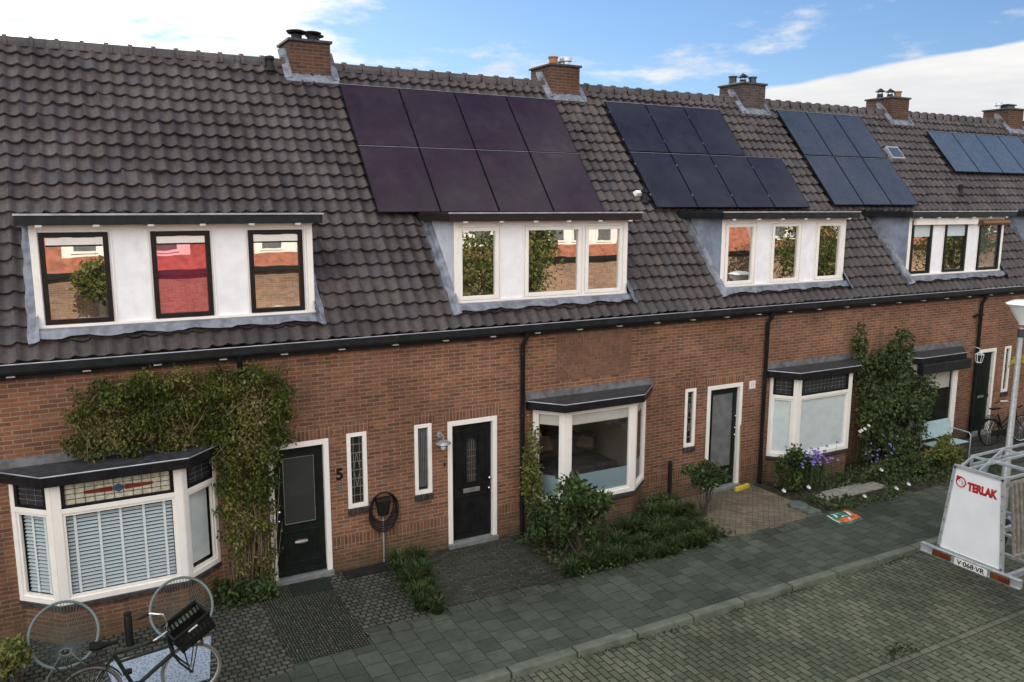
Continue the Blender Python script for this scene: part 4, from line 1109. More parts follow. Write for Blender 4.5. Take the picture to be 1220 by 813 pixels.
t = thing('tall_hedge', (16.2, -.5, 0), 'tall dark hedge plant climbing the wall between the two right bay windows', 'hedge')
pts = []
for c, rd, n in (((16.3, -.6, .9), (1.3, .5, 1.05), 6500), ((16.4, -.4, 2.0), (.85, .33, .95), 2300), ((16.6, -.4, 2.75), (.35, .22, .5), 450), ((15.42, -.22, 2.6), (.17, .13, 1.05), 480), ((15.7, -.3, 2.0), (.4, .2, .7), 600), ((17.2, -.5, 1.5), (.65, .32, .8), 1500)):
    p, cs = clumped(c, rd, n, 34, .30); pts += p
leaves(pts, .06, 'leaf_hedge', 'foliage', t, droop=.5, sizes=None)
stems((16.1, -.4, 0), [(15.4, -.2, 2.6), (16.2, -.3, 2.6), (16.8, -.4, 1.9), (16.0, -.5, 1.5), (15.45, -.2, 3.5)], 'stem', t, .03)
bush('shrub', 'yellow-green low shrub in front of the pale bench seat', 'shrub', (17.2, -1.35), (17.1, -1.3, .42), (.72, .4, .32), 2600, .045, 'leaf_pale', 18, .4, aspect=2.0)
bush('shrub', 'dark low shrub row between the bay with curtains and the street', 'shrub', (15.8, -1.2), (15.7, -1.2, .28), (1.15, .4, .28), 3000, .045, 'leaf_hedge', 26, .35)
bush('shrub', 'pale yellow-green plant at the bottom left corner by the chair', 'shrub', (-.92, -1.25), (-.95, -1.2, .35), (.30, .32, .30), 900, .045, 'leaf_pale', 12, .4)
bush('shrub', 'small dark shrub at the foot of the wall right of the middle bay', 'shrub', (9.8, -.3), (9.85, -.35, .22), (.5, .3, .2), 900, .045, 'leaf_hedge', 12, .4)
# ground cover
random.seed(51)
def cover():
    pts = []
    for _ in range(9000):
        x = random.uniform(12.75, 18.2); y = random.uniform(-2.12, -.45)
        d = math.sin(x*3.1+1.3*math.sin(y*5))+math.sin(y*4.3+x*1.7)
        if -1.55 < y < -1.2 and 13.0 < x < 14.9: continue
        if random.random() < .35+.3*d: pts.append((x, y, .01+.16*random.random()*(.6+.2*d)))
    o = leaves(pts, .045, 'leaf_hedge', 'ground_cover', loc=(15, -1, 0), droop=-.4); tag(o, 'low leafy ground cover filling the right front gardens', 'ground cover', kind='stuff')
    pts = []
    for _ in range(3500):
        x = random.uniform(6.65, 10.2); y = random.uniform(-2.1, -.1)
        if random.random() < .8: pts.append((x, y, .01+.10*random.random()))
    o = leaves(pts, .04, 'leaf_hedge', 'ground_cover', loc=(8, -1, 0), droop=-.4); tag(o, 'low greenery under the middle bay window shrubs', 'ground cover', kind='stuff')
    # moss and weeds along the kerb
    pts = []
    for _ in range(1700):
        x = random.uniform(3, 16); k = math.sin(x*2.2)+math.sin(x*5.3+1)
        if random.random() < .25+.25*k: pts.append((x, -3.91+random.gauss(0, .018), -.083+.03*random.random()))
    for _ in range(190):
        pts.append((9.48+random.gauss(0, .16), -5.8+random.gauss(0, .08), -.080+.03*random.random()))
    o = leaves(pts, .022, 'grass', 'moss', loc=(8, -4, 0), droop=-.3); tag(o, 'moss and small weeds in the kerb joint and road', 'moss', kind='stuff')
    m = MB()
    for _ in range(420):
        x = random.uniform(4.6, 6.6); y = random.uniform(-2.0, -.15); a = random.uniform(0, 6); s = random.uniform(.005, .015)
        m.quad(*[(x+s*math.cos(a+k*1.57), y+s*.7*math.sin(a+k*1.57), .010+.004*(k % 2)) for k in range(4)])
    for _ in range(420):
        x = random.uniform(2.2, 3.3); y = random.uniform(-2.3, -.6); a = random.uniform(0, 6); s = random.uniform(.004, .011)
        m.quad(*[(x+s*math.cos(a+k*1.57), y+s*.7*math.sin(a+k*1.57), .010+.004*(k % 2)) for k in range(4)])
    for _ in range(160):
        x = random.uniform(3, 12); y = random.uniform(-3.7, -2.2); a = random.uniform(0, 6); s = random.uniform(.004, .012)
        m.quad(*[(x+s*math.cos(a+k*1.57), y+s*.7*math.sin(a+k*1.57), .006+.004*(k % 2)) for k in range(4)])
    o = m.build('fallen_leaves', 'litter', loc=(5, -1, 0)); tag(o, 'tiny dry leaves scattered on the dark paving', 'fallen leaves', kind='stuff')
cover()
def flowers(name, label, grp, centers, mat, r, petals=9):
    for c in centers:
        m = MB()
        for k in range(petals):
            a = 2*math.pi*k/petals; d = Vector((math.cos(a), math.sin(a)*.6-.5, math.sin(a)*.5+.25)).normalized()*r; w = Vector((-math.sin(a), 0, math.cos(a)))*r*.3
            p = Vector(c); m.quad(p, p+d*.6+w, p+d, p+d*.6-w)
        m.ball((c[0], c[1]-.004, c[2]), r*.2, 6)
        o = m.build(name, mat, loc=(c[0], c[1], 0)); tag(o, label, 'flower', grp)
        m = MB(); m.tube([(c[0], c[1]+.004, c[2]-.004), (c[0]+.01, c[1]+.03, c[2]*.5), (c[0], c[1]+.04, 0.)], .003, 3); m.build('stem', 'leaf_stem', o)
random.seed(61)
flowers('aster_flower', 'purple daisy flower in the cluster below the left side of the curtained bay', 'purple flowers below the curtained bay', [(13.35+random.gauss(0, .16), -.98+random.gauss(0, .08), .74+random.gauss(0, .12)) for _ in range(48)], 'petal_purple', .042)
bush('aster_plant', 'leafy aster plant carrying the purple flowers before the curtained bay', 'flowering plant', (13.4, -.85), (13.38, -.84, .40), (.32, .22, .40), 1500, .035, 'leaf_hedge', 22, .35)
flowers('aster_flower', 'pale lilac flower in the shade below the tall hedge', 'lilac flowers below the tall hedge', [(15.5+random.uniform(-.5, .6), -.95+random.gauss(0, .06), .5+random.gauss(0, .16)) for _ in range(22)], 'petal_purple', .03)
flowers('white_flower', 'white flower standing in the low greenery at the right garden edge', 'white flowers at the right garden edge', [(12.3, -1.1, .22), (12.95, -1.15, .2), (14.6, -1.95, .15), (15.05, -1.9, .15), (14.9, -1.35, .32), (13.7, -1.9, .12)], 'petal_white', .06)
flowers('white_rose', 'white rose on a stem leaning across the curtained bay', 'white roses across the curtained bay', [(15.0, -.72, 1.02), (15.1, -.72, 1.04), (15.22, -.72, 1.1), (14.94, -.72, 1.0)], 'petal_white', .05)

# ------------------------------------------------------------------ small objects
m = MB(); m.hexa([(2.66, -.53, .01), (3.27, -.56, .01), (3.31, -.15, .01), (2.70, -.12, .01)], [(2.665, -.525, .028), (3.265, -.555, .028), (3.305, -.155, .028), (2.705, -.125, .028)])
tag(m.build('doormat', 'mat_dark', loc=(3, -.35, 0)), 'dark rectangular doormat before the left dark green door', 'doormat')
m = MB(); m.box(3.55, 4.25, -.33, -.05, .005, .03)
tag(m.build('drain_grate', 'black_rough', loc=(3.9, -.2, 0)), 'dark flat grate along the wall below the cable reel', 'grate')
m = MB(); m.hexa([(.2, -2.26, .006), (1.20, -2.18, .006), (1.38, -1.12, .006), (.05, -1.2, .006)], [(.2, -2.26, .016), (1.20, -2.18, .016), (1.38, -1.12, .016), (.05, -1.2, .016)])
tag(m.build('outdoor_rug', 'rug', loc=(.7, -1.7, 0)), 'speckled pale blue outdoor rug under the parked bicycle', 'rug')

# cable reel
t = thing('cable_reel', (4.28, 0, 0), 'coiled black charging cable hung round a black wall holder between the slim windows', 'cable reel')
m = MB(); m.hexa([(4.20, -.10, .84), (4.36, -.10, .84), (4.37, -.001, .84), (4.19, -.001, .84)], [(4.15, -.10, 1.14), (4.41, -.10, 1.14), (4.42, -.001, 1.16), (4.14, -.001, 1.16)]); m.build('holder', 'plastic_black', t, bevel=.03)
m = MB(); random.seed(3)
for k in range(7):
    a = .19+.012*k+random.uniform(-.01, .01); b = .25+.015*k; cz = .98-.012*k
    m.tube([(4.28+a*math.cos(q)+.01*math.sin(3*q+k), -.03-.008*k, cz+b*math.sin(q)) for q in [2*math.pi*j/28 for j in range(28)]], .009, 5, closed=True)
m.build('cable', 'rubber', t, smooth=True)
m = MB(); m.tube([(4.28, -.02, .8), (4.28, -.02, .02)], .014, 8); m.build('feed_conduit', 'galv', t, smooth=True)

# broom
t = thing('broom', (12.05, -.2, 0), 'yellow-headed broom leaning on the frame of the glazed door', 'broom')
m = MB(); m.tube([(12.0, -.18, .08), (12.12, -.03, 1.35)], .011, 8); m.build('broom_handle', 'brass', t, smooth=True)
m = MB(); m.hexa([(11.88, -.26, .0), (12.32, -.19, .0), (12.3, -.11, .0), (11.86, -.18, .0)], [(11.89, -.25, .09), (12.31, -.18, .09), (12.29, -.12, .10), (11.87, -.19, .10)]); m.build('broom_head', 'yellow_plastic', t, bevel=.015)

# bag of potting soil
t = thing('soil_bag', (12.6, -2.3, 0), 'green and orange printed plastic soil bag lying on the pavement', 'bag')
def pillow(x0, x1, y0, y1, z, h, sk=.1):
    m = MB(); n = 10
    for top in (0, 1):
        for i in range(n+1):
            for j in range(n+1):
                u, v = i/n, j/n; e = (math.sin(math.pi*u)*math.sin(math.pi*v))**.4
                m.v.append((x0+(x1-x0)*u+sk*v, y0+(y1-y0)*v+.02*math.sin(u*9), z+(h*e+.01*math.sin(u*13+v*9) if top else 0)))
    N = (n+1)**2
    for i in range(n):
        for j in range(n):
            a = i*(n+1)+j; m.f.append((a, a+1, a+n+2, a+n+1)); m.f.append((N+a, N+a+n+1, N+a+n+2, N+a+1))
    return m
pillow(12.28, 12.92, -2.53, -2.07, .004, .09).build('bag_body', 'bag_green', t, smooth=True)
def patch(u0, u1, v0, v1, name, mat):
    m = MB(); n = 6
    for i in range(n+1):
        for j in range(n+1):
            u, v = u0+(u1-u0)*i/n, v0+(v1-v0)*j/n; e = (math.sin(math.pi*u)*math.sin(math.pi*v))**.4
            m.v.append((12.28+.64*u+.1*v, -2.53+.46*v+.02*math.sin(u*9), .004+.09*e+.01*math.sin(u*13+v*9)+.004))
    for i in range(n):
        for j in range(n):
            a = i*(n+1)+j; m.f.append((a, a+n+1, a+n+2, a+1))
    m.build(name, mat, t, smooth=True)
patch(.72, .97, .05, .95, 'orange_band', 'bag_orange'); patch(.05, .7, .04, .26, 'orange_strip', 'bag_orange'); patch(.60, .70, .3, .95, 'white_band', 'bag_white'); patch(.02, .05, .1, .9, 'bag_seam', 'bag_white')
patch(.14, .20, .40, .85, 'pale_print', 'bag_white'); patch(.28, .50, .30, .36, 'pale_print', 'bag_white'); patch(.32, .36, .5, .8, 'pale_print', 'bag_white')
patch(.2, .26, .1, .2, 'pale_print', 'bag_white'); patch(.4, .48, .1, .2, 'pale_print', 'bag_white')
# stone cover and garden post
m = MB(); m.lathe((12.35, -1.45, 0), [(.2, 0), (.2, .05), (.17, .07)], 8); m.box(12.18, 12.5, -1.9, -1.62, 0, .05)
tag(m.build('stepping_stone', 'green_grey_stone', loc=(12.35, -1.6, 0), bevel=.008), 'grey-green stone block at the corner of the right flower bed', 'stone')
m = MB(); m.box(10.2, 10.26, -.12, -.06, 0, .85); m.lathe((10.23, -.09, .85), [(.04, 0), (.03, .03)], 8)
tag(m.build('garden_post', 'black_rough', loc=(10.23, -.09, 0)), 'short black post against the wall left of the glazed door', 'post')
m = MB(); m.box(13.1, 14.9, -1.55, -1.2, 0, .03); m.box(13.4, 14.6, -1.19, -1.1, 0, .02)
tag(m.build('wooden_plank', 'wood_grey', loc=(14, -1.4, 0), bevel=.004), 'weathered flat wooden plank lying in the right flower bed', 'plank')
m = MB(); m.lathe((.38, -.86, 0), [(.05, 0), (.05, .42), (.03, .45)], 12); m.lathe((.38, -.86, .45), [(.045, 0), (.05, .03), (.02, .05)], 12)
tag(m.build('garden_post', 'plastic_black', loc=(.38, -.86, 0), smooth=True), 'short black post between the two string chairs', 'post')

# string chairs
def string_chair():
    t = thing('string_chair', (0,0,0), 'x', 'chair')
    # ring plane leans back; centre (0,0,.45)
    n = Vector((0, -.78, .62)).normalized(); ux = Vector((1,0,0)); uy = n.cross(ux)*-1
    if uy.z < 0: uy = -uy
    C = Vector((0, .0, .45)); ra, rb = .395, .415
    def ring(a, k=1., c=C, d=0.): return c+ux*ra*k*math.cos(a)+uy*rb*k*math.sin(a)-n*d
    m = MB(); m.tube([ring(2*math.pi*j/48) for j in range(48)], .018, 8, closed=True); m.build('rim', 'chair_blue', t, smooth=True)
    m = MB(); hub = C-uy*.17-n*.26
    hr = [hub+ux*.07*math.cos(a)+uy*.045*math.sin(a) for a in [2*math.pi*j/60 for j in range(60)]]
    for j in range(60):
        a = 2*math.pi*j/60; p = ring(a); q = hr[j]; md = (p+q)/2-n*.03
        m.tube([p, md, q], .003, 4, cap=False)
    m.build('cords', 'cord_pale', t)
    m = MB(); m.tube([hub+ux*.07*math.cos(a)+uy*.045*math.sin(a) for a in [2*math.pi*j/16 for j in range(16)]], .009, 6, closed=True); m.build('seat_ring', 'chair_blue', t, smooth=True)
    for (dx, dy) in ((-.25, -.22), (.25, -.22), (0, .30)):
        m = MB(); m.tube([hub+Vector((dx*.2, dy*.1, 0)), Vector((dx, dy+.0, .0))], .011, 6); m.build('leg', 'chair_blue', t, smooth=True)
    return t
c1 = string_chair(); c1.location = (-.37, -1.02, 0); c1.rotation_euler = (0,0,R(4))
c2 = copy_tree(c1); c2.location = (1.04, -1.0, 0); c2.rotation_euler = (0,0,R(-6))
tag(c1, 'round blue-grey string chair at the bottom left, behind the bicycle rear wheel', 'chair', 'string chairs below the left bay'); tag(c2, 'round blue-grey string chair behind the bicycle handlebar and crate', 'chair', 'string chairs below the left bay')

# bicycles
def bicycle(paint, light_front=False, step=False):
    t = thing('bicycle', (0,0,0), 'x', 'bicycle')
    Rw = .345
    for (x, fr) in ((0, 0), (1.09, 1)):
        rim = MB(); n = 40
        rim.tube([(x+(Rw-.035)*math.cos(a), 0, Rw+(Rw-.035)*math.sin(a)) for a in [2*math.pi*j/n for j in range(n)]], .011, 6, closed=True); w = rim.build('wheel', 'alu' if fr else 'black_rough', t, smooth=True)
        ty = MB(); ty.tube([(x+(Rw-.017)*math.cos(a), 0, Rw+(Rw-.017)*math.sin(a)) for a in [2*math.pi*j/n for j in range(n)]], .019, 8, closed=True); ty.build('tyre', 'tyre_cream' if light_front else 'rubber', w, smooth=True)
        sp = MB()
        for j in range(28):
            a = 2*math.pi*j/28; s = (-1)**j; sp.tube([(x+.02*math.cos(a+1), .03*s, Rw+.02*math.sin(a+1)), (x+(Rw-.045)*math.cos(a), 0, Rw+(Rw-.045)*math.sin(a))], .0014, 3, cap=False)
        sp.tube([(x, -.05, Rw), (x, .05, Rw)], .022, 8); sp.build('spokes', 'galv', w)
        mg = MB(); a0, a1 = (R(20), R(190)) if not fr else (R(30), R(165))
        for j in range(16):
            a = a0+(a1-a0)*j/16; b = a0+(a1-a0)*(j+1)/16; r_ = Rw+.02
            mg.quad((x+r_*math.cos(a), -.028, Rw+r_*math.sin(a)), (x+r_*math.cos(b), -.028, Rw+r_*math.sin(b)), (x+r_*math.cos(b), .028, Rw+r_*math.sin(b)), (x+r_*math.cos(a), .028, Rw+r_*math.sin(a)))
        if not fr: mg.build('mudguard', paint, t)
    f = MB(); bb = (.46, 0, .29); st = (.27, 0, .78); hd0 = (.90, 0, .62); hd1 = (.85, 0, .84)
    f.tube([bb, st], .022, 8); f.tube([bb, hd0], .027, 8); f.tube([hd0, hd1], .027, 8); f.tube([st if not step else (.37, 0, .5), hd1], .022, 8)
    f.tube([(.31, 0, .66), (.88, 0, .72)] if not step else [(.40, 0, .4), (.89, 0, .68)], .017, 8)
    for s in (-1, 1): f.tube([(.46, .03*s, .29), (0, .06*s, Rw)], .010, 6); f.tube([(st[0], .02*s, .76), (0, .06*s, Rw)], .009, 6)
    f.build('frame', paint, t, smooth=True)
    k = MB(); 
    for s in (-1, 1): k.tube([(.905, .03*s, .60), (.96, .05*s, .5), (1.09, .055*s, Rw)], .012, 6)
    k.tube([(.905, -.05, .60), (.905, .05, .60)], .016, 6); k.build('fork', paint, t, smooth=True)
    k = MB(); k.tube([(.84, 0, .86), (.82, 0, .97), (.85, 0, 1.0)], .012, 8)
    k.tube([(.58, -.31, .98), (.70, -.31, 1.02), (.83, -.2, 1.03), (.86, 0, 1.0), (.83, .2, 1.03), (.70, .31, 1.02), (.58, .31, .98)], .011, 8); hb = k.build('handlebar', 'chrome', t, smooth=True)
    for s in (-1, 1): k = MB(); k.tube([(.56, .31*s, .975), (.68, .31*s, 1.015)], .017, 8); k.build('grip', 'rubber', hb, smooth=True)
    k = MB(); k.tube([(.27, 0, .76), (.235, 0, .88)], .013, 8); k.build('seat_post', 'chrome', t, smooth=True)
    k = MB(); prof = [(.08, .012), (.02, .02), (-.06, .035), (-.12, .075), (-.19, .085), (-.22, .05)]
    for (zz, kk) in ((.90, .85), (.935, 1.)):
        for dx, w in prof: k.v.append((.25+dx, -w*kk, zz+(.01 if dx < -.15 else 0))); k.v.append((.25+dx, w*kk, zz+(.01 if dx < -.15 else 0)))
    N = len(prof)*2
    for j in range(len(prof)-1):
        a = 2*j; k.f.append((a, a+1, a+3, a+2)); k.f.append((N+a, N+a+2, N+a+3, N+a+1)); k.f.append((a, a+2, N+a+2, N+a)); k.f.append((a+1, N+a+1, N+a+3, a+3))
    k.f.append((0, N, N+1, 1)); k.f.append((N-2, N-1, 2*N-1, 2*N-2)); k.build('saddle', 'rubber', t, smooth=True)
    k = MB()
    for s in (-1, 1): k.tube([(.2, .06*s, .76), (-.33, .06*s, .74)], .007, 6); k.tube([(-.22, .06*s, .745), (0, .07*s, Rw)], .006, 5); k.tube([(-.32, .06*s, .74), (-.05, .07*s, Rw)], .006, 5)
    for j in range(4): k.tube([(.1-.13*j, -.06, .752), (.1-.13*j, .06, .752)], .006, 5)
    k.build('rear_rack', 'black_rough', t, smooth=True)
    k = MB(); k.lathe((.46, -.05, .29), [(.09, 0), (.09, .006)], 20, 'y'); k.tube([(.46, -.07, .29), (.52, -.08, .14)], .009, 6); k.tube([(.46, .06, .29), (.40, .07, .44)], .009, 6)
    k.box(.47, .57, -.17, -.08, .125, .15); k.box(.35, .45, .07, .16, .43, .455); k.build('crank', 'black_rough', t)
    k = MB(); k.box(0, .5, -.058, -.045, .25, .40); k.build('chain_guard', paint, t, bevel=.01)
    k = MB(); k.tube([(.40, .03, .27), (.36, .18, .005)], .010, 6); k.build('kickstand', 'galv', t)
    return t
b1 = bicycle('bike_green', True)
# front carrier
k = MB()
for s in (-1, 1): k.tube([(1.09, .07*s, .345), (1.16, .12*s, .72)], .007, 5); k.tube([(1.07, .07*s, .345), (1.0, .12*s, .72)], .006, 5)
for s in (-1, 0, 1): k.tube([(.88, .13*s, .725), (1.22, .13*s, .725)], .008, 5)
k.tube([(1.22, -.13, .725), (1.22, .13, .725)], .008, 5); k.tube([(.88, -.13, .725), (.88, .13, .725)], .008, 5)
k.build('front_rack', 'black_rough', b1, smooth=True)
k = MB(); k.lathe((1.20, -.0, .70), [(.03, 0), (.03, .04)], 10, 'x'); k.build('headlight', 'brass', b1)
b1.location = (-.12, -2.42, 0); b1.rotation_euler = (R(3), 0, R(-1))
tag(b1, 'dark green city bicycle with front crate parked at the bottom left', 'bicycle')
def crate(loc, rz):
    t = thing('crate', loc, 'black plastic crate on the front rack of the green bicycle', 'crate', rz=rz)
    m = MB(); L, W, Hh = .46, .34, .25; e = .012
    m.box(-L/2, L/2, -W/2, W/2, 0, e)
    for s in (-1, 1):
        y0_, y1_ = sorted((s*W/2, s*(W/2-e)))
        m.box(-L/2, L/2, y0_, y1_, e, .10); m.box(-L/2, L/2, y0_, y1_, .185, Hh)
        for q in range(9): x = -L/2+.02+q*(L-.06)/8; m.box(x, x+.018, y0_, y1_, .10, .185)
        x0_, x1_ = sorted((s*L/2, s*(L/2-e)))
        m.box(x0_, x1_, -W/2+e, W/2-e, e, .10); m.box(x0_, x1_, -W/2+e, W/2-e, .2, Hh)
        for q in range(6): y = -W/2+.02+q*(W-.06)/5; m.box(x0_, x1_, y, y+.018, .10, .2)
    m.box(-L/2-.01, L/2+.01, -W/2-.01, -W/2, Hh-.03, Hh+.004); m.box(-L/2-.01, L/2+.01, W/2, W/2+.01, Hh-.03, Hh+.004); m.box(-L/2-.01, -L/2, -W/2, W/2, Hh-.03, Hh+.004); m.box(L/2, L/2+.01, -W/2, W/2, Hh-.03, Hh+.004)
    ORG[t.name] = (0,0,0); o = m.build('crate_shell', 'plastic_black', t)
    m = MB(); m.box(-.06, .06, -W/2-.014, -W/2-.0105, .205, .228); m.build('crate_label', 'plate_white', t)
    return t
cr = crate((1.02, -2.40, .77), 0); cr.rotation_euler = (R(6), R(-24), R(16))
b2 = bicycle('black_paint', False, True); b2.location = (19.75, -.75, 0); b2.rotation_euler = (R(-4), 0, R(-8))
tag(b2, 'black bicycle leaning by the right dark door near the lamp post', 'bicycle')

# bench
t = thing('garden_bench', (17.6, -.9, 0), 'pale teal metal garden bench with curved arm at the right bay window', 'bench')
bx0, bx1 = 17.15, 18.25
m = MB(); m.hexa([(bx0, -1.15, .42), (bx1, -1.15, .42), (bx1, -.72, .40), (bx0, -.72, .40)], [(bx0, -1.15, .44), (bx1, -1.15, .44), (bx1, -.72, .42), (bx0, -.72, .42)]); m.build('seat', 'bench_teal', t, bevel=.005)
m = MB(); m.hexa([(bx0, -.72, .50), (bx1, -.72, .50), (bx1, -.70, .50), (bx0, -.70, .50)], [(bx0, -.62, .88), (bx1, -.62, .88), (bx1, -.60, .88), (bx0, -.60, .88)]); m.build('backrest', 'bench_teal', t, bevel=.005)
for x in (bx0-.02, bx1+.02):
    m = MB(); m.tube([(x, -1.17, 0), (x, -1.17, .58), (x, -1.12, .64), (x, -.72, .66), (x, -.66, .62)], .013, 8); m.build('arm', 'galv', t, smooth=True)
    m = MB(); m.tube([(x, -.66, 0), (x, -.7, .45), (x, -.60, .88)], .013, 8); m.build('leg', 'galv', t, smooth=True)

# lamp post
lx, ly = 15.78, -3.45
t = thing('street_lamp', (lx, ly, 0), 'pale grey street lamp with white cone head on the pavement at the right', 'street lamp')
m = MB(); m.tube([(lx, ly, -.05), (lx, ly, .9), (lx, ly, .95), (lx, ly, 3.6)], [.085, .08, .062, .045], 16); m.build('pole', 'galv', t, smooth=True)
m = MB(); m.lathe((lx, ly, 3.42), [(.056, 0), (.056, .16)], 16); m.build('collar', 'lead_dark', t, smooth=True)
m = MB(); m.lathe((lx, ly, 3.66), [(.055, 0), (.06, .03), (.26, .36), (.27, .38)], 28); m.build('lamp_glass', 'lamp_white', t, smooth=True)
m = MB(); m.lathe((lx, ly, 4.04), [(.30, 0), (.305, .02), (.18, .08), (.02, .10)], 28); m.build('lamp_cap', 'lamp_white', t, smooth=True)
m = MB(); m.lathe((lx, ly, 1.9), [(.0555, 0), (.0545, .07)], 12); m.build('sticker', 'yellow_plastic', t)

# twig with yellow leaves near the lamp
t = thing('young_tree', (15.4, -4.0+.42, 0), 'twig with bright yellow-green leaves beside the lamp post at the right edge', 'tree')
random.seed(77)
# ------------------------------------------------------------------ trailer
t2 = thing('glass_trailer', (11.95, -5.2, -.11), 'galvanised glazing trailer with white end board parked on the road at the right', 'trailer')
YC = -5.21; XB = 11.9; XE = 15.6; zr = -.11
m = MB(); m.box(XB-.03, XB+.03, YC-.80, YC+.80, .35, .49); m.box(XB-.05, XB-.03, YC-.80, YC+.80, .47, .49); m.box(XB-.05, XB-.03, YC-.80, YC+.80, .35, .37); beam = m.build('rear_beam', 'galv', t2, bevel=.004)
m = MB()
for y in (YC-.55, YC+.55): m.box(XB+.03, XE, y-.03, y+.03, .38, .46)
for x in (12.6, 13.4, 14.2, 15.0): m.box(x-.03, x+.03, YC-.75, YC+.75, .461, .50)
m.bar((XE, YC-.55, .42), (XE+1.1, YC, .42), .06); m.bar((XE, YC+.55, .42), (XE+1.1, YC, .42), .06); m.build('chassis', 'galv', t2)
for y in (-4.73+.03, -5.69-.03):
    pass
# end board: trapezoid
yb0, yb1, yt0, yt1, zb_, zt_ = -4.71, -5.71, -4.86, -5.60, .52, 1.90
bo = MB(); bo.hexa([(XB-.012, yb0, zb_), (XB-.012, yb1, zb_), (XB+.0, yb1, zb_), (XB+.0, yb0, zb_)], [(XB-.012, yt0, zt_), (XB-.012, yt1, zt_), (XB+.0, yt1, zt_), (XB+.0, yt0, zt_)]); board = bo.build('end_board', 'sheet_white', t2)
fr = MB()
for a, b in (((yb0, zb_), (yt0, zt_)), ((yb1, zb_), (yt1, zt_)), ((yt0+.02, zt_), (yt1-.02, zt_)), ((yb0+.02, zb_-.01), (yb1-.02, zb_-.01))):
    fr.bar((XB-.008, a[0], a[1]), (XB-.008, b[0], b[1]), .045, .05)
fr.build('board_frame', 'alu', t2)
for k in range(7):
    f_ = k/6
    for (ya_, yb_) in ((yb0, yt0), (yb1, yt1)):
        bl = MB(); yy = ya_+(yb_-ya_)*f_; zz = zb_+.03+(zt_-zb_-.06)*f_; bl.lathe((XB-.038, yy, zz), [(.009, 0), (.009, .006)], 8, 'x'); bl.build('rivet', 'lead_dark', t2)
text_obj('board_lettering', 'TERLAK', .17, 'letter_red', board, (XB-.014, -5.30, 1.63), (0,-1,0), (0,0,1), .002, .0115, .0, width=.47)
lg = MB(); lg.tube([(XB-.016, -4.97+.075*math.cos(a), 1.67+.075*math.sin(a)) for a in [2*math.pi*k/24 for k in range(24)]], .010, 5, closed=True)
lg.quad((XB-.015, -4.89, 1.76), (XB-.015, -4.99, 1.76), (XB-.015, -4.89, 1.66)); lg.build('board_emblem', 'letter_red', board)
lg = MB(); lg.tube([(XB-.016, -4.97+.03*math.cos(a), 1.67+.035*math.sin(a)) for a in [2*math.pi*k/12 for k in range(9)]], .005, 4); lg.tube([(XB-.016, -4.97-.02, 1.62), (XB-.016, -4.97-.02, 1.7)], .005, 4); lg.build('emblem_figure', 'steel_letter', board)
pl = MB(); pl.box(XB-.062, XB-.051, -5.53, -5.01, .355, .465); plo = pl.build('number_plate', 'plate_white', t2, bevel=.004)
text_obj('plate_lettering', 'V\u00b7068\u00b7VR', .105, 'plate_black', plo, (XB-.064, -5.27, .41), (0,-1,0), (0,0,1), .0015, .002, width=.44)
for y0_, y1_ in ((-4.94, -4.64), (-5.87, -5.58)):
    k = MB(); k.box(XB-.075, XB-.051, y0_, y1_, .37, .465); lo = k.build('tail_light', 'red_lens', t2, bevel=.008)
    k = MB(); k.box(XB-.08, XB-.0755, y0_+.16, y1_-.02, .38, .455); k.build('indicator_lens', 'orange_lens', lo)
# A frames and top carrier
fr = MB()
for x in (12.75, 15.3):
    fr.bar((x, YC+.60, .5), (x, YC+.36, 1.86), .05); fr.bar((x, YC-.60, .5), (x, YC-.36, 1.86), .05); fr.bar((x, YC+.36, 1.86), (x, YC-.36, 1.86), .05)
    fr.bar((x, YC+.5, 1.1), (x, YC-.5, 1.1), .04)
fr.build('a_frame', 'galv', t2)
tp = MB()
for (y, z) in ((YC+.60, 1.86), (YC+.60, 1.72), (YC+.2, 1.88), (YC-.36, 1.88)): tp.bar((12.7 if y > YC+.5 else XB+.02, y, z), (15.5, y, z), .035)
for x in (12.7, 13.5, 14.3, 15.1): tp.bar((x, YC+.60, 1.86), (x, YC-.6, 1.90), .035); tp.bar((x, YC+.6, 1.71), (x, YC+.6, 1.88), .035)
tp.bar((XB+.02, YC+.3, 1.88), (12.7, YC+.58, 1.86), .035); tp.bar((XB+.1, YC+.05, 1.88), (13.5, YC+.55, 1.9), .03)
tp.build('top_rack', 'alu', t2)
sl_ = MB()
for k in range(5):
    x = 12.12+.11*k; sl_.bar((x, -5.74, .74), (x, -5.60, 1.76), .05, .03)
for z in (.72, 1.78): sl_.bar((12.0, -5.77 if z < 1 else -5.57, z), (14.6, -5.77 if z < 1 else -5.57, z), .05)
sl_.build('support_slats', 'wood_grey', t2)
for s in (-1, 1):
    k = MB(); k.lathe((13.9, YC+s*.80-.08, zr+.29), [(.29, 0), (.30, .03), (.30, .13), (.29, .16)], 24, 'y'); w = k.build('wheel', 'rubber', t2, smooth=True)
    k = MB(); k.lathe((13.9, YC+s*.80-.085, zr+.29), [(.17, 0), (.17, .17)], 20, 'y'); k.build('rim', 'galv', w, smooth=True)
    k = MB(); pts = [(13.9+.36*math.cos(a), zr+.29+.36*math.sin(a)) for a in [math.pi*j/10 for j in range(11)]]
    for j in range(10): k.hexa([(pts[j][0], YC+s*.8-.12, pts[j][1]), (pts[j+1][0], YC+s*.8-.12, pts[j+1][1]), (pts[j+1][0], YC+s*.8+.12, pts[j+1][1]), (pts[j][0], YC+s*.8+.12, pts[j][1])], [(pts[j][0], YC+s*.8-.12, pts[j][1]+.012), (pts[j+1][0], YC+s*.8-.12, pts[j+1][1]+.012), (pts[j+1][0], YC+s*.8+.12, pts[j+1][1]+.012), (pts[j][0], YC+s*.8+.12, pts[j][1]+.012)])
    k.build('mudguard', 'galv', t2)
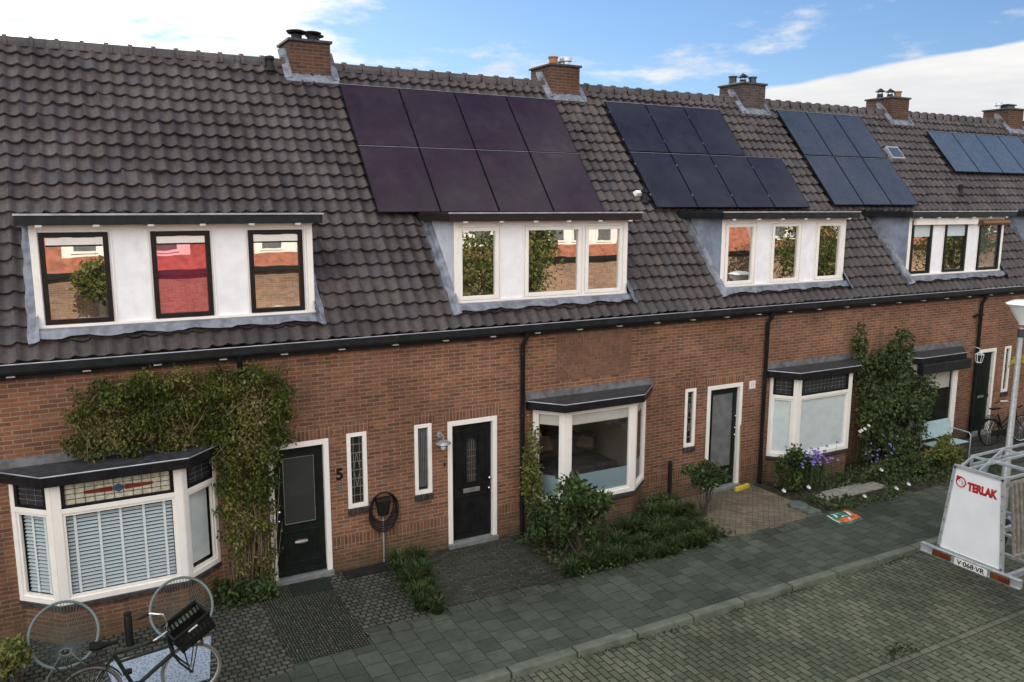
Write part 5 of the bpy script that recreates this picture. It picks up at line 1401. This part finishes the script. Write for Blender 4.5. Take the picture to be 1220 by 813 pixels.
k = MB(); k.bar((12.2, YC, .52), (12.2, YC, 1.0), .30, .02); 
MB().box(13.9, 13.93, YC-.2, YC+.25, .9, 1.25).build('cardboard_sheet', 'wall_cream', t2)
k = MB(); k.tube([(XE+1.1, YC, .42), (XE+1.1, YC, -.09)], .03, 8); k.lathe((XE+1.1, YC-.03, -.02), [(.085, 0), (.085, .06)], 16, 'y'); k.build('jockey_wheel', 'galv', t2)

# young tree whose twig shows at the right edge
tx, ty = 13.9, -3.4
t['label'] = 'young tree past the right edge, one twig of bright yellow-green leaves reaching the lamp post'
t.location = (19.8, -3.3, 0); ORG[t.name] = (19.8, -3.3, 0)
m = MB(); m.tube([(19.8, -3.3, -.02), (19.82, -3.3, 1.5), (19.78, -3.35, 2.8), (19.9, -3.2, 3.9)], [.05, .04, .03, .012], 8); m.build('trunk', 'bark', t, smooth=True)
m = MB(); m.tube([(19.8, -3.32, 2.3), (18.6, -3.4, 2.7), (17.0, -3.35, 2.95), (16.1, -3.3, 2.93)], [.02, .015, .008, .003], 6); m.build('limb', 'bark', t, smooth=True)
pts = [(15.92+random.uniform(-.05, .3), -3.3+random.gauss(0, .05), 2.94+random.gauss(0, .04)) for _ in range(22)]
pts += [(20.4+random.gauss(0, .3), -3.2+random.gauss(0, .3), 3.4+random.gauss(0, .4)) for _ in range(700)]
leaves(pts, .07, 'leaf_yellow', 'crown', t, droop=.5)

# fence / timber by the right house wall
t = thing('garden_fence', (21.9, -1.2, 0), 'low rail fence at the right edge beyond the lamp post', 'fence')
m = MB()
for k in range(14): m.box(21.75+.13*k, 21.83+.13*k, -1.25, -1.23, 0, 1.05)
m.build('boards', 'wood_grey', t); m = MB(); m.box(21.7, 23.6, -1.229, -1.2, .3, .36); m.box(21.7, 23.6, -1.229, -1.2, .8, .86); m.build('rail', 'wood_grey', t)

# ------------------------------------------------------------------ world, sun, colour management
SUN_EL, SUN_AZ = R(33), R(-3)      # azimuth measured from +Y towards +X
w = bpy.data.worlds.new('World'); sc.world = w; w.use_nodes = True; nt = w.node_tree; nt.nodes.clear(); g = G(nt)
sky = g.n('ShaderNodeTexSky', sky_type='NISHITA'); sky.sun_disc = False; sky.sun_elevation = SUN_EL; sky.sun_rotation = SUN_AZ
sky.air_density = 1.0; sky.dust_density = .35; sky.ozone_density = 1.6
tcn = g.tc('Generated')
sep = g.n('ShaderNodeSeparateXYZ'); g.set(sep.inputs[0], tcn); X_, Y_, Z_ = sep.outputs
az = g.math('ARCTAN2', X_, Y_); el = g.math('ARCSINE', Z_)
cmb = g.n('ShaderNodeCombineXYZ'); g.set(cmb.inputs[0], g.math('MULTIPLY', az, 1.0)); g.set(cmb.inputs[1], g.math('MULTIPLY', el, 3.2)); 
nv = cmb.outputs[0]
n1 = g.noise(g.mapping(nv, loc=(2.3, .4, 0), rot=(0, 0, R(-8))), 5.5, 8, .58)
n2 = g.noise(g.mapping(nv, loc=(7.1, 3.4, 0)), 16, 6, .6)
nn = g.math('ADD', g.math('MULTIPLY', n1, .8), g.math('MULTIPLY', n2, .2))
azd = g.math('MULTIPLY', az, 57.2958); eld = g.math('MULTIPLY', el, 57.2958)
# big bank of cloud on the right whose straight upper edge rises to the right
edge = g.math('ADD', g.math('MULTIPLY', g.math('SUBTRACT', azd, 41.0), .122), 7.1)
edge = g.math('ADD', edge, g.math('MULTIPLY', g.math('SUBTRACT', n1, .5), 1.2))
bank = g.ramp(g.math('SUBTRACT', edge, eld), -.08, .22, 0, 1)
bank = g.math('MULTIPLY', bank, g.ramp(azd, 37, 42, 0, 1)); bank = g.math('MULTIPLY', bank, g.ramp(azd, 80, 100, 1, 0))
# bright thin cloud towards the sun at the left
dl = g.math('ADD', azd, 0); left = g.ramp(dl, 2, 26, 1, 0)
thr = g.math('SUBTRACT', nn, g.math('SUBTRACT', .565, g.math('MULTIPLY', left, .19)))
streak = g.ramp(thr, -.04, .10, 0, 1)
cl = g.math('MAXIMUM', bank, g.math('MULTIPLY', streak, .9)); cl = g.math('MAXIMUM', cl, g.math('MULTIPLY', g.ramp(nn, .40, .58, 0, 1), g.ramp(g.math('MULTIPLY', Y_, -1.), .0, .4, 0, 1)))  # last term adds unseen cloud cover behind the camera as fill light
below = g.ramp(eld, -2, 0, 0, 1); cl = g.math('MULTIPLY', cl, below)
shade = g.ramp(g.noise(g.mapping(nv, (1, 2, 1), loc=(4, 1, 0)), 7, 6, .6), .35, .7, 0, 1)
low = g.math('MULTIPLY', bank, g.ramp(eld, 3.5, 8.0, .7, 0))
ccol = g.mix(g.math('MULTIPLY', g.math('ADD', g.math('MULTIPLY', shade, .35), low), 1.0, clamp=True), (1.0, .99, .97), (.62, .66, .74))
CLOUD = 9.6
back = g.ramp(g.math('MULTIPLY', Y_, -1.), -.1, .5, 0, 1)  # extra brightness for the added clouds behind the camera, to fill the facades
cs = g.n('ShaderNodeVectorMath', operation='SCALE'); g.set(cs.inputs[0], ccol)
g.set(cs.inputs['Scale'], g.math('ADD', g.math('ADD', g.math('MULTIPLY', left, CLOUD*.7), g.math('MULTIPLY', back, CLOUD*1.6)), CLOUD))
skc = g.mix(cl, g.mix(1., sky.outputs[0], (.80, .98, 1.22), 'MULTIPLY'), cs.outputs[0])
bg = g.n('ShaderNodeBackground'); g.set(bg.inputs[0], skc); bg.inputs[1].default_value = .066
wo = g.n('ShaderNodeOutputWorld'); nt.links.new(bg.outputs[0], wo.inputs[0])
sun = bpy.data.lights.new('sun', 'SUN'); sun.energy = 4.6; sun.angle = R(.5); sun.color = (1, .93, .82)
so = bpy.data.objects.new('sun', sun); COL.objects.link(so)
d = Vector((math.sin(SUN_AZ)*math.cos(SUN_EL), math.cos(SUN_AZ)*math.cos(SUN_EL), math.sin(SUN_EL)))
so.rotation_euler = d.to_track_quat('Z', 'Y').to_euler(); so.location = d*60
vs = sc.view_settings; vs.view_transform = 'Standard'; vs.look = 'None'; vs.exposure = .62; vs.gamma = 1; vs.use_curve_mapping = False
sc.render.engine = 'CYCLES'; sc.cycles.max_bounces = 8; sc.cycles.transparent_max_bounces = 12; sc.cycles.use_denoising = True
bpy.context.view_layer.update()
